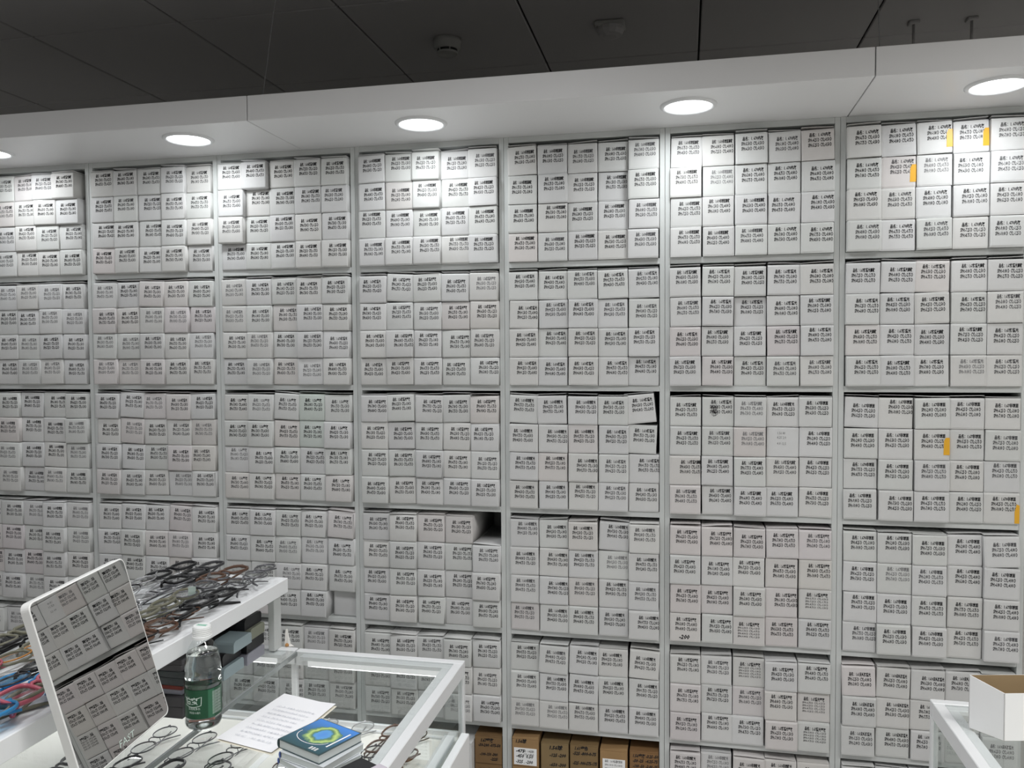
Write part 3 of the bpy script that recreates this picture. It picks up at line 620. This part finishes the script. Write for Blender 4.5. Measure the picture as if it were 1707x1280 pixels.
# ---------------------------------------------------------------- eyeglasses
def oval(cx, cz, a, b, n=20, p=2.6):
    pts = []
    for i in range(n):
        t = 2 * math.pi * i / n; c_, s_ = math.cos(t), math.sin(t)
        pts.append((cx + a * math.copysign(abs(c_) ** (2 / p), c_), 0, cz + b * math.copysign(abs(s_) ** (2 / p), s_)))
    return pts
def glasses_proto(colour, r=0.0015, a=0.026, b=0.019, p=2.6, lensm='demo_lens', kind=0, spread=0.0):
    o = empty('eyeglasses'); m = 'frame_' + colour
    g = MB()
    for sx in (-1, 1): g.tube(oval(sx * 0.034, 0, a, b, 20, p), r, m, 6, closed=True, flat=1.3)
    g.tube([(-0.009, 0, 0.006), (-0.004, -0.002, 0.010), (0.004, -0.002, 0.010), (0.009, 0, 0.006)], r * 1.05, m, 6)
    for sx in (-1, 1):
        g.tube([(sx * 0.059, 0, 0.010), (sx * 0.066, 0.001, 0.011), (sx * 0.0675, 0.006, 0.011)], r * 1.3, m, 6)
        g.tube([(sx * 0.010, 0.001, -0.004), (sx * 0.0085, 0.006, -0.007)], 0.0008, m, 5)
    put(g, 'front_frame', o, True)
    for sx in (-1, 1):
        g = MB(); pts = oval(sx * 0.034, 0, a * 0.985, b * 0.985, 20, p); g.add(pts, [tuple(range(20))], lensm); put(g, 'lens', o)
    for k, sx in enumerate((-1, 1)):
        y0 = 0.009 + 0.006 * k; g = MB(); sw = spread * (1 if k else 0.6)
        pts = []
        for t, dz in ((0, 0.011), (0.2, 0.011), (0.5, 0.010), (0.72, 0.007), (0.86, -0.002), (1.0, -0.016)):
            d = t * 0.128; pts.append((sx * (0.0675 - d * math.cos(sw)), y0 + d * math.sin(sw), dz))
        rr = [r * 1.3, r * 1.2, r * 1.2, r * 1.5, r * 1.8, r * 1.4]
        g.tube(pts, rr, m, 6, flat=0.6); put(g, 'temple', o, True)
    return o
def copy_tree(o):
    c_ = o.copy(); COL.objects.link(c_)
    for ch in o.children:
        d_ = ch.copy(); COL.objects.link(d_); d_.parent = c_
    return c_
PROTO = {}
def eyeglasses(colour, style, loc, rot, label, group):
    key = (colour, style)
    if key not in PROTO:
        kw = {0: dict(r=0.0017), 1: dict(r=0.0026, b=0.0205, p=3.4), 2: dict(r=0.0011, a=0.025, b=0.0215, p=2.1, spread=0.12), 3: dict(r=0.0025, b=0.018, p=3.0, spread=0.2), 4: dict(r=0.0022, b=0.021, lensm='blue_lens')}[style]
        PROTO[key] = [glasses_proto(colour, **kw), False]
    p, used = PROTO[key]
    o = p if not used else copy_tree(p)
    PROTO[key][1] = True
    o.location = loc; o.rotation_euler = rot; tag(o, label, 'glasses', group); return o
SH = {0: 'slim', 1: 'thick', 2: 'thin wire', 3: 'bold', 4: 'tinted'}
SEEN = {}
gx = (1.080, 1.145, 1.210, 1.273)
cols_far = ['black', 'charcoal', 'gunmetal', 'black', 'olive', 'black', 'gunmetal', 'charcoal', 'brown', 'silver', 'black', 'charcoal']
cols_near = ['black', 'rose', 'charcoal', 'brown', 'olive', 'black', 'blue', 'amber', 'charcoal', 'black']
TR = random.Random(3)
DEPTH = ('at the far end', 'beyond the middle', 'near the mirror', 'behind the mirror', 'beside the mirror frame', 'at the near end')
NTH = ('first', 'second', 'third', 'fourth', 'fifth', 'sixth', 'seventh', 'eighth', 'ninth', 'tenth', 'eleventh', 'twelfth', 'thirteenth', 'fourteenth', 'fifteenth')
for j in range(15):
    for i in range(4):
        y = -0.590 - 0.060 * j + TR.uniform(-0.010, 0.010) + (0.02 if i % 2 else 0); x = gx[i] + TR.uniform(-0.006, 0.006)
        if i == 3: x = min(x, 1.276)
        near = j >= 8
        colr = TR.choice(cols_near if near else cols_far); st = TR.choice((0, 1, 2, 3) if colr not in ('gunmetal', 'silver') else (0, 2))
        if colr == 'blue': st = 4
        if (i, j) == (3, 4): colr, st = 'black', 1
        if (i, j) == (3, 0): colr, st = 'gunmetal', 0
        if (i, j) == (3, 11): colr, st = 'olive', 3
        if (i, j) == (2, 10): colr, st = 'blue', 4
        if (i, j) == (1, 12): colr, st = 'rose', 0
        rot = (R(-90 + TR.uniform(-13, 10)), TR.uniform(-0.05, 0.05), R(90 + TR.uniform(-13, 13)))
        lab = '%s %s eyeglasses on the white tray, %s row, %s from the back' % (SH[st], colr, ('far side', 'second', 'third', 'bottle side')[i], NTH[j])
        eyeglasses(colr, st, (x, y, 1.067 + 0.0225 + TR.random() * 0.006), rot, lab, 'eyeglasses on the white tray')
# under the glass of the two counters
k = 0
for (xs_, ys_, nm) in (((1.415, 1.495, 1.560, 1.625), (-0.605, -0.70, -0.775, -0.85, -0.925, -1.00), 'papers counter'), ((1.00, 1.10, 1.20, 1.285), (-0.70, -0.82, -0.94, -1.06), 'riser counter')):
    for iy, y in enumerate(ys_):
        for ix, x in enumerate(xs_):
            colr = TR.choice(('charcoal', 'gunmetal', 'olive', 'charcoal', 'silver', 'brown')); st = TR.choice((0, 2, 2, 3)) if colr not in ('gunmetal', 'silver') else 2
            rot = (R(-90 + TR.uniform(-8, 8)), 0, R(94 + TR.uniform(-16, 16)))
            eyeglasses(colr, st, (x + TR.uniform(-.01, .01), y + TR.uniform(-.01, .01), ZD + 0.0215), rot, '%s %s eyeglasses under the %s glass, %s row back, %s across' % (SH[st], colr, nm, NTH[iy], NTH[ix]), 'eyeglasses under the ' + nm + ' glass')

# ---------------------------------------------------------------- tilted table mirror
A = Vector((1.3349, -1.2576, 1.2366)); B = Vector((1.3266, -1.0653, 1.2494)); Cc = Vector((1.3871, -1.0473, 1.0103))
nrm = Vector((0.9687, 0.0252, 0.2470)).normalized(); eu = (B - A).normalized(); ev = nrm.cross(eu).normalized()   # ev points down or up
if ev.z > 0: ev = -ev
wM = (B - A).length; hM = (Cc - B).dot(ev)
cen = A + eu * wM / 2 + ev * hM / 2
Mm = Matrix(((eu.x, -ev.x, nrm.x, cen.x), (eu.y, -ev.y, nrm.y, cen.y), (eu.z, -ev.z, nrm.z, cen.z), (0, 0, 0, 1)))
def rrect(w_, h_, r, n=6):
    pts = []
    for cx, cy, a0 in ((w_ / 2 - r, h_ / 2 - r, 0), (-w_ / 2 + r, h_ / 2 - r, 90), (-w_ / 2 + r, -h_ / 2 + r, 180), (w_ / 2 - r, -h_ / 2 + r, 270)):
        for i in range(n + 1):
            a = R(a0 + 90 * i / n); pts.append((cx + r * math.cos(a), cy + r * math.sin(a)))
    return pts
mr = empty('table_mirror'); mr.matrix_world = Mm; tag(mr, 'tilted white-framed table mirror reflecting the printed cartons', 'mirror')
P0 = rrect(wM, hM, 0.010); P1 = rrect(wM - 0.003, hM - 0.003, 0.009); n = len(P0)
g = MB(); vs = [(x, y, -0.013) for x, y in P0] + [(x, y, -0.0006) for x, y in P0] + [(x, y, 0.0004) for x, y in P1] + [(x * 0.995, y * 0.995, -0.0004) for x, y in P1]
fs = [tuple(range(n))[::-1]]
for k in range(3):
    for i in range(n): fs.append((k * n + i, k * n + (i + 1) % n, (k + 1) * n + (i + 1) % n, (k + 1) * n + i))
g.add(vs, fs, 'mirror_frame'); put(g, 'frame', mr)
g = MB(); g.add([(x * 0.996, y * 0.996, -0.0002) for x, y in P1], [tuple(range(n))], 'mirror_silver'); put(g, 'mirror_glass', mr)
# printed mark near the lower edge
V2, T2 = text_line('FAST', 0.013, 0.034, 0.0, -0.020, -hM / 2 + 0.008, 0.2)
p = bpy.data.objects.new('printed_mark', np_mesh('printed_mark', np.stack([V2[:, 0], V2[:, 1], np.full(len(V2), 0.0001)], 1), T2, ['print_pale'])); COL.objects.link(p); p.parent = mr
inv = Mm.inverted()
g = MB(); foot = Vector((1.245, -0.955, ZT + 0.003))
for s_ in (-0.012, 0.012):
    top = Mm @ Vector((s_, -0.01, -0.013)); g.tube([inv @ top, inv @ (foot + Vector((0, s_, 0)))], 0.0022, 'aluminium', 6)
g.tube([inv @ (foot + Vector((0, -0.012, 0))), inv @ (foot + Vector((0, 0.012, 0)))], 0.0022, 'aluminium', 6)
put(g, 'kickstand', mr)
g = MB(); b0 = Mm @ Vector((-wM / 2 + 0.03, -hM / 2 + 0.002, -0.010)); b1 = Vector((b0.x, b0.y, ZT + 0.002))
g.tube([inv @ b0, inv @ b1], 0.0025, 'aluminium', 6); b2 = Mm @ Vector((-wM / 2 + 0.012, -hM / 2 + 0.002, -0.010)); g.tube([inv @ b2, inv @ Vector((b2.x, b2.y, ZT + 0.002))], 0.0025, 'aluminium', 6)
put(g, 'leg', mr)

# ---------------------------------------------------------------- water bottle
bt = empty('water_bottle', (1.338, -0.884, ZT)); tag(bt, 'small clear water bottle with green label and white cap', 'bottle')
prof = [(0.006, 0.004), (0.020, 0.001), (0.0275, 0.001), (0.030, 0.005), (0.0305, 0.010), (0.0290, 0.016), (0.0297, 0.020), (0.0297, 0.070), (0.0312, 0.074), (0.0312, 0.080), (0.0302, 0.084), (0.0308, 0.090),
        (0.0304, 0.100), (0.0290, 0.112), (0.0262, 0.125), (0.0220, 0.136), (0.0170, 0.144), (0.0140, 0.149), (0.0132, 0.152), (0.0132, 0.158)]
g = MB(); g.lathe(prof, 'pet', 36, cap=False); put(g, 'body', bt, True)
g = MB(); wp = [(max(r_ - 0.0008, 0.004), z_ + (0.0008 if i == 0 else 0)) for i, (r_, z_) in enumerate(prof) if z_ < 0.128] + [(0.0245, 0.1275)]; g.lathe(wp, 'water', 36); put(g, 'water', bt, True)
g = MB(); cp = []
for i in range(9): cp += [(0.0158 if i % 2 else 0.0153, 0.156 + i * 0.0016)]
g.lathe([(0.0163, 0.1505), (0.0163, 0.155)] + cp + [(0.0150, 0.1705), (0.0138, 0.1720)], 'cap_white', 40); put(g, 'cap', bt)
g = MB(); g.box((-0.009, -0.003, 0.1720), (0.009, -0.0008, 0.1723), 'print_green'); g.box((-0.009, 0.0012, 0.1720), (0.009, 0.003, 0.1723), 'print_green'); put(g, 'cap_print', bt)
def wrap(V2, r, a0):
    """bend flat print (x,z) round the bottle; a0 = angle of x=0"""
    a = a0 + V2[:, 0] / r; return np.stack([r * np.cos(a), r * np.sin(a), V2[:, 1]], 1)
def ang_to_cam(px, py): return math.atan2(-2.1331 - py, 2.1496 - px)
ac = ang_to_cam(1.338, -0.884)
g = MB(); nseg = 48; vs = []; fs = []
for i in range(nseg):
    a = 2 * math.pi * i / nseg
    for z_ in (0.0205, 0.0695): vs.append((0.0302 * math.cos(a), 0.0302 * math.sin(a), z_))
for i in range(nseg): fs.append((2 * i, 2 * ((i + 1) % nseg), 2 * ((i + 1) % nseg) + 1, 2 * i + 1))
g.add(vs, fs, 'label_green'); lb = put(g, 'label', bt, True); lb['label'] = 'dark green wrap label'
def wrap_obj(nm, parts, m, r=0.03035, a0=ac):
    V = []; T = []; n_ = 0
    for v, t in parts: V.append(wrap(v - (0.007, 0.006 if r > 0.03 else 0.010), r, a0)); T.append(t + n_); n_ += len(v)
    p = bpy.data.objects.new(nm, np_mesh(nm, np.concatenate(V), np.concatenate(T), [m])); COL.objects.link(p); p.parent = lb
def strip(pts, wd):
    pts = np.array(pts, float); V = []; T = []
    for i, p_ in enumerate(pts):
        d_ = pts[min(i + 1, len(pts) - 1)] - pts[max(i - 1, 0)]; d_ /= np.linalg.norm(d_); nn = np.array([-d_[1], d_[0]]) * wd / 2
        V += [p_ + nn, p_ - nn]
    for i in range(len(pts) - 1): T += [(2 * i, 2 * i + 1, 2 * i + 3), (2 * i, 2 * i + 3, 2 * i + 2)]
    return np.array(V), np.array(T)
sh = [(-0.030, 0.0665)] + [(-0.030 + 0.034 * t / 8, 0.0625 - 0.003 * math.sin(math.pi * t / 8) + 0.002 * t / 8) for t in range(9)] + [(0.0035, 0.054)] + [(0.003 - 0.030 * t / 8, 0.050 - 0.003 * math.sin(math.pi * t / 8)) for t in range(9)]
wrap_obj('emblem', [strip(sh, 0.0011), text_line('怡宝', 0.0135, 0.024, 0.02, -0.026, 0.0522)], 'print_pale')
wrap_obj('slogan', [text_line('饮用纯净水', 0.0052, 0.022, 0.0, -0.020, 0.0425), text_line('净含量 350毫升', 0.0042, 0.020, 0.0, -0.018, 0.0360)], 'print_pale')
wrap_obj('small_print', [text_line('品名饮用水配料净化', 0.0052, 0.020, 0.0, 0.022, 0.067 - 0.0050 * q) for q in range(8)], 'print_pale')
g = MB(); vs = []; fs = []
for i in range(13):
    a = ac + (0.0075 + 0.011 * i / 12) / 0.0303
    for z_ in (0.021, 0.069): vs.append((0.03028 * math.cos(a), 0.03028 * math.sin(a), z_))
for i in range(12): fs.append((2 * i, 2 * i + 2, 2 * i + 3, 2 * i + 1))
g.add(vs, fs, 'label_green_light'); q_ = put(g, 'label_panel', bt)
wrap_obj('red_print', [strip([(-0.02, 0.0255), (0.026, 0.0262)], 0.0035)], 'print_red', 0.0297)

# ---------------------------------------------------------------- paper sheets, booklets, pouch
pp = empty('paper_sheets', (0, 0, ZT)); tag(pp, 'white paper sheets with faint handwriting on the glass counter', 'paper')
q4 = [Vector((1.3937, -0.9361)), Vector((1.4191, -0.7491)), Vector((1.5368, -0.7815)), Vector((1.5076, -0.9631))]
def grid_sheet(corners, z0, wav, seed, n=10):
    rr = random.Random(seed); vs = []; ph = rr.random() * 6
    for i in range(n + 1):
        for j in range(n + 1):
            u, v = i / n, j / n; p_ = (corners[0] * (1 - u) * (1 - v) + corners[3] * u * (1 - v) + corners[1] * (1 - u) * v + corners[2] * u * v)
            vs.append((p_.x, p_.y, z0 + wav * (math.sin(3 * u + ph) * math.sin(2.5 * v + ph) + 1) * 0.5 + (0.004 * max(0, u + v - 1.7) * 3)))
    fs = [(i * (n + 1) + j, (i + 1) * (n + 1) + j, (i + 1) * (n + 1) + j + 1, i * (n + 1) + j + 1) for i in range(n) for j in range(n)]
    return vs, fs
vs, fs = grid_sheet([c_ + Vector((0.004, -0.004)) for c_ in q4], 0.0012, 0.0006, 1); g = MB(); g.add(vs, fs, 'paper_under'); put(g, 'under_sheet', pp)
vs, fs = grid_sheet(q4, 0.0032, 0.0012, 2); g = MB(); g.add(vs, fs, 'paper'); put(g, 'sheet', pp, True)
PR = random.Random(5); parts = []
ux = (q4[3] - q4[0]).normalized(); uy = (q4[1] - q4[0]).normalized()
Vh = []; Th = []; nh = 0
for k in range(9):
    s_ = ''.join(PR.choice('1234567890-./ ') for _ in range(18)); v, t = text_line(s_, 0.0075, 0.075 + PR.random() * .015, 0.0, 0.022, 0.02 + 0.0145 * k, 0.3)
    P3 = np.array([(q4[0].x + ux.x * a + uy.x * b, q4[0].y + ux.y * a + uy.y * b, 0.0056) for a, b in v]); Vh.append(P3); Th.append(t + nh); nh += len(v)
p = bpy.data.objects.new('handwriting', np_mesh('handwriting', np.concatenate(Vh), np.concatenate(Th), ['pen_blue'])); COL.objects.link(p); p.parent = pp

# cover picture: printed blue sky with a green globe ring, on UV coordinates
m = bpy.data.materials.new('cover_picture'); m.use_nodes = True; nt = m.node_tree; b = nt.nodes['Principled BSDF']; b.inputs['Roughness'].default_value = 0.25
uv = nt.nodes.new('ShaderNodeUVMap'); sep = nt.nodes.new('ShaderNodeSeparateXYZ'); nt.links.new(uv.outputs[0], sep.inputs[0])
def math_(op, a, b_=None, v=None):
    n_ = nt.nodes.new('ShaderNodeMath'); n_.operation = op
    for i, q in enumerate((a, b_)):
        if q is None: continue
        if isinstance(q, (int, float)): n_.inputs[i].default_value = q
        else: nt.links.new(q, n_.inputs[i])
    return n_.outputs[0]
U, Vv = sep.outputs[0], sep.outputs[1]
no = nt.nodes.new('ShaderNodeTexNoise'); no.inputs['Scale'].default_value = 5; no.inputs['Detail'].default_value = 5; nt.links.new(uv.outputs[0], no.inputs['Vector'])
rd = math_('SQRT', math_('ADD', math_('POWER', math_('SUBTRACT', U, 0.52), 2), math_('POWER', math_('SUBTRACT', Vv, 0.55), 2)))
rd = math_('ADD', rd, math_('MULTIPLY', math_('SUBTRACT', no.outputs['Fac'], 0.5), 0.22))
rp = nt.nodes.new('ShaderNodeValToRGB'); nt.links.new(rd, rp.inputs[0]); e = rp.color_ramp.elements
e[0].position = 0.0; e[0].color = (0.10, 0.30, 0.75, 1); e[1].position = 0.14; e[1].color = (0.12, 0.36, 0.72, 1)
for ps, cl in ((0.19, (0.10, 0.22, 0.12, 1)), (0.27, (0.55, 0.72, 0.22, 1)), (0.33, (0.10, 0.22, 0.16, 1))):
    x_ = e.new(ps); x_.color = cl
bg = nt.nodes.new('ShaderNodeValToRGB'); nt.links.new(Vv, bg.inputs[0]); e = bg.color_ramp.elements
e[0].position = 0.05; e[0].color = (0.03, 0.09, 0.11, 1); e[1].position = 0.95; e[1].color = (0.07, 0.26, 0.72, 1); x_ = e.new(0.45); x_.color = (0.05, 0.14, 0.22, 1)
mk = math_('GREATER_THAN', rd, 0.34); mx = nt.nodes.new('ShaderNodeMix'); mx.data_type = 'RGBA'; nt.links.new(mk, mx.inputs[0]); nt.links.new(rp.outputs[0], mx.inputs[6]); nt.links.new(bg.outputs[0], mx.inputs[7])
nt.links.new(mx.outputs[2], b.inputs['Base Color']); MATS['cover_picture'] = m
bc = [Vector((1.5323, -0.9773)), Vector((1.5646, -0.9018)), Vector((1.6442, -0.9364)), Vector((1.6223, -1.0293))]
cb = sum(bc, Vector((0, 0))) / 4; ubx = (bc[2] - bc[1]).normalized(); ang_b = math.atan2(ubx.y, ubx.x); wb = 0.094; hb = 0.088
def booklet(z0, th, dx, dy, ang, spine, cover, label, picture=False):
    o = empty('booklet', (cb.x + dx, cb.y + dy, z0), (0, 0, ang_b + ang)); tag(o, label, 'booklet', 'stack of booklets on the glass counter')
    g = MB(); g.box((-wb / 2 + 0.003, -hb / 2 + 0.001, 0.0012), (wb / 2 - 0.001, hb / 2 - 0.001, th - 0.0012), 'page_edge'); put(g, 'pages', o)
    g = MB(); g.bevbox((-wb / 2, -hb / 2, th - 0.0012), (wb / 2, hb / 2, th), cover, 0.0004); g.bevbox((-wb / 2, -hb / 2, 0), (wb / 2, hb / 2, 0.0012), cover, 0.0004)
    put(g, 'cover', o)
    g = MB(); pts = [(-wb / 2 + 0.002 - 0.004 * math.sin(math.pi * i / 8), th / 2 - (th / 2) * math.cos(math.pi * i / 8)) for i in range(9)]
    vs = [(x, -hb / 2, z) for x, z in pts] + [(x, hb / 2, z) for x, z in pts]
    g.add(vs, [(i, i + 1, i + 10, i + 9) for i in range(8)] + [tuple(range(9))[::-1], tuple(range(9, 18))], spine); put(g, 'spine', o, False)
    if picture:
        me = bpy.data.meshes.new('cover_print'); x, y = wb / 2 - 0.002, hb / 2 - 0.002; me.from_pydata([(-x, -y, th + 0.0002), (x, -y, th + 0.0002), (x, y, th + 0.0002), (-x, y, th + 0.0002)], [], [(0, 1, 2, 3)])
        u_ = me.uv_layers.new(name='UVMap'); [setattr(u_.data[i], 'uv', c_) for i, c_ in enumerate(((0, 0), (1, 0), (1, 1), (0, 1)))]
        me.materials.append(MATS['cover_picture']); p = bpy.data.objects.new('cover_print', me); COL.objects.link(p); p.parent = o
        V, T = [], []; n_ = 0
        for q in range(3):
            v, t = text_line('|||', 0.008, 0.004, 0.05, 0.016 + 0.006 * q, -0.036, 0.0); V.append(np.stack([v[:, 0], v[:, 1], np.full(len(v), th + 0.0004)], 1)); T.append(t + n_); n_ += len(v)
        arc = [(0.030 * math.cos(R(a)) * 1.15 - 0.004, 0.022 * math.sin(R(a)) - 0.006) for a in range(170, 360, 10)]
        v, t = strip(arc, 0.0011); V.append(np.stack([v[:, 0], v[:, 1], np.full(len(v), th + 0.0004)], 1)); T.append(t + n_); n_ += len(v)
        v, t = strip([(0.036, -0.02), (0.037, 0.03)], 0.003); V.append(np.stack([v[:, 0], v[:, 1], np.full(len(v), th + 0.0004)], 1)); T.append(t + n_)
        p = bpy.data.objects.new('cover_mark', np_mesh('cover_mark', np.concatenate(V), np.concatenate(T), ['label_white'])); COL.objects.link(p); p.parent = o
    return o
booklet(ZT + 0.0005, 0.0105, 0.004, -0.010, R(-4), 'cover_blue', 'cover_pale', 'pale booklet with a blue spine at the bottom of the booklet stack')
booklet(ZT + 0.0115, 0.0115, 0.006, -0.006, R(3), 'cover_blue', 'cover_pale', 'pale booklet with a blue spine, second from the bottom of the stack')
booklet(ZT + 0.0235, 0.0140, 0.000, 0.000, 0.0, 'cover_dark', 'cover_dark', 'blue booklet with a green globe picture on its cover, on top of the stack', True)
po = empty('cleaning_pouch', (1.664, -1.012, ZT), (0, 0, R(-28))); tag(po, 'black pouch with a pale lavender edge lying beside the booklets', 'pouch')
g = MB(); g.bevbox((-0.030, -0.045, 0.001), (0.030, 0.045, 0.011), 'case_black', 0.004); put(g, 'body', po)
g = MB(); g.bevbox((0.012, -0.045, 0.0112), (0.030, 0.045, 0.0125), 'card_lavender', 0.0005); put(g, 'flap', po)

# ---------------------------------------------------------------- spectacle cases under the riser tray
def scase(x0, x1, y0, y1, z0, h, m, end_m, label, end='x', endw=0.03):
    o = empty('spectacle_case', ((x0 + x1) / 2, (y0 + y1) / 2, z0)); tag(o, label, 'case', 'spectacle cases under the tray')
    lx, ly = (x1 - x0) / 2, (y1 - y0) / 2
    # rounded-shoulder case, profile across y
    def prism(xa, xb, mm, nm, e=0.0):
        prof = [(-ly - e, 0), (-ly - e, h * 0.72), (-ly * 0.94 - e, h * 0.9), (-ly * 0.8, h + e), (ly * 0.8, h + e), (ly * 0.94 + e, h * 0.9), (ly + e, h * 0.72), (ly + e, 0)]
        k = len(prof); g = MB(); g.add([(xa, y, z) for y, z in prof] + [(xb, y, z) for y, z in prof], [tuple(range(k))[::-1], tuple(range(k, 2 * k))] + [(i, (i + 1) % k, k + (i + 1) % k, k + i) for i in range(k)], mm); return put(g, nm, o)
    prism(-lx, lx - endw, m, 'body'); q = prism(lx - endw + 0.0004, lx, end_m, 'end_cap')
    if end_m != m: q['label'] = end_m.replace('case_', '').replace('greyblue', 'grey-blue') + ' end cap'
    return o
cz = ZT + 0.0006; hc = 0.0228; st = 0.0236
scase(1.12, 1.276, -0.632, -0.562, cz, hc, 'case_black', 'case_lavender', 'black spectacle case with a lavender end, lowest, beside the tray post')
scase(1.12, 1.272, -0.712, -0.638, cz, hc, 'case_black', 'case_greyblue', 'black spectacle case with a pale blue end on the glass, bottom layer')
scase(1.10, 1.270, -0.795, -0.720, cz, hc, 'case_black', 'case_olive', 'black spectacle case with a greenish end, nearest the bottle on the glass')
scase(1.12, 1.274, -0.630, -0.560, cz + st, hc, 'case_black', 'case_black', 'plain black spectacle case in the second layer by the tray post', endw=0.02)
scase(1.10, 1.265, -0.705, -0.636, cz + st, hc, 'case_black', 'case_black', 'plain black spectacle case directly under the grey-blue ended case', endw=0.02)
scase(1.11, 1.282, -0.692, -0.624, cz + 2 * st - 0.0002, hc, 'case_black', 'case_greyblue', 'black spectacle case with a wide grey-blue end, top of its pile', endw=0.045)
scase(1.12, 1.276, -0.618, -0.560, cz + 2 * st, hc, 'case_black', 'case_olive', 'black spectacle case with a dull olive end, third layer up')
scase(1.12, 1.270, -0.630, -0.562, cz + 3 * st, hc, 'case_black', 'case_black', 'plain black spectacle case topmost, just below the tray board', endw=0.02)
for k, (h_, mm, lab) in enumerate(((0.038, 'case_charcoal', 'charcoal carton at the bottom of the pile left of the bottle'), (0.017, 'case_lavender', 'pale flat carton with a dark red stripe in the pile left of the bottle'),
                                   (0.026, 'case_slate', 'slate carton third up in the pile left of the bottle'), (0.022, 'case_charcoal', 'dark carton on top of the pile left of the bottle'))):
    z0 = cz + (0, 0.0385, 0.056, 0.0825)[k]
    o = empty('flat_carton', (1.215, -0.84, z0)); tag(o, lab, 'box', 'dark cartons under the tray')
    yo = (-0.038, -0.030, -0.034, -0.036)[k]; xo = (0.078, 0.072, 0.080, 0.076)[k]
    bx('body', o, (-0.090, yo, 0), (xo, 0.038, h_ * 0.55), mm, 0.001)
    q_ = bx('lid', o, (-0.0915, yo - 0.0015, h_ * 0.55), (xo + 0.0015, 0.0395, h_), 'case_red' if k == 1 else mm, 0.001)
    if k == 1: q_['label'] = 'dark red lid'

# ---------------------------------------------------------------- small things
tp = empty('torn_tape', (1.302, -0.508, ZT)); tag(tp, 'crumpled white tape scrap with brown glue at the tray post foot', 'tape')
g = MB(); g.add([(-0.006, -0.004, 0.0005), (0.004, -0.006, 0.0005), (0.006, 0.002, 0.004), (-0.003, 0.004, 0.006), (-0.004, -0.002, 0.036), (-0.001, 0.001, 0.038), (0.012, -0.006, 0.002), (0.016, -0.002, 0.001)],
                [(0, 1, 5, 4), (1, 2, 5), (2, 3, 5), (3, 0, 4, 5), (1, 6, 7, 2), (0, 3, 2, 1)], 'tape_white'); put(g, 'strip', tp)
g = MB(); g.lathe([(0.001, 0.0005), (0.0045, 0.002), (0.004, 0.006), (0.001, 0.008)], 'glue_brown', 8, c=(0.001, -0.006, 0)); put(g, 'glue', tp, True)
ct = empty('plastic_tag', (1.213, -0.722, 1.067)); tag(ct, 'small translucent greenish tag standing among the eyeglasses on the tray', 'tag')
g = MB(); g.bevbox((-0.007, -0.0006, 0.010), (0.007, 0.0006, 0.034), 'clear_tag', 0.0003, M=Matrix.Rotation(R(30), 4, 'Z')); put(g, 'sheet', ct)
g = MB(); g.tube([(0, 0, 0.0005), (0, 0, 0.011)], 0.0008, 'wire_grey', 5); put(g, 'stem', ct)

# white carton with open top on the third counter
wcb = empty('open_carton', (2.660, -0.687, ZT + 0.0004), (0, 0, 0)); tag(wcb, 'white open-topped carton with brown inside standing on the glass counter', 'box')
u1 = Vector((-0.040, 0.0415, 0)); u2 = Vector((0.110, 0.022, 0)); hh = 0.078
def wall(nm, p0, p1, inw, h0, h1):
    g = MB(); t = Vector(inw).normalized() * 0.0012; a_, b_ = Vector(p0), Vector(p1); up0, up1 = Vector((0, 0, h0)), Vector((0, 0, h1))
    vs = [a_, b_, b_ + up1, a_ + up0, a_ + t, b_ + t, b_ + t + up1, a_ + t + up0]
    g.add(vs, [(0, 1, 2, 3), (3, 2, 6, 7), (0, 3, 7, 4), (1, 5, 6, 2)], 'label_white'); g.add(vs, [(5, 4, 7, 6)], 'kraft_plain'); return put(g, nm, wcb)
mat('kraft_plain', (0.40, 0.29, 0.16), 0.8, noise=0.08, nscale=30)
O = Vector((0, 0, 0))
wall('front_wall', O, u2, u1, hh, hh + 0.001); wall('left_wall', u1, O, u2, hh + 0.012, hh); wall('back_wall', u2 + u1, u1, -u1, hh + 0.012, hh + 0.012); wall('right_wall', u2, u1 + u2, -u2, hh, hh + 0.012)
g = MB(); g.add([O, u2, u2 + u1, u1], [(0, 1, 2, 3)], 'kraft_plain'); put(g, 'bottom', wcb)
bpy.data.objects.remove(_go)
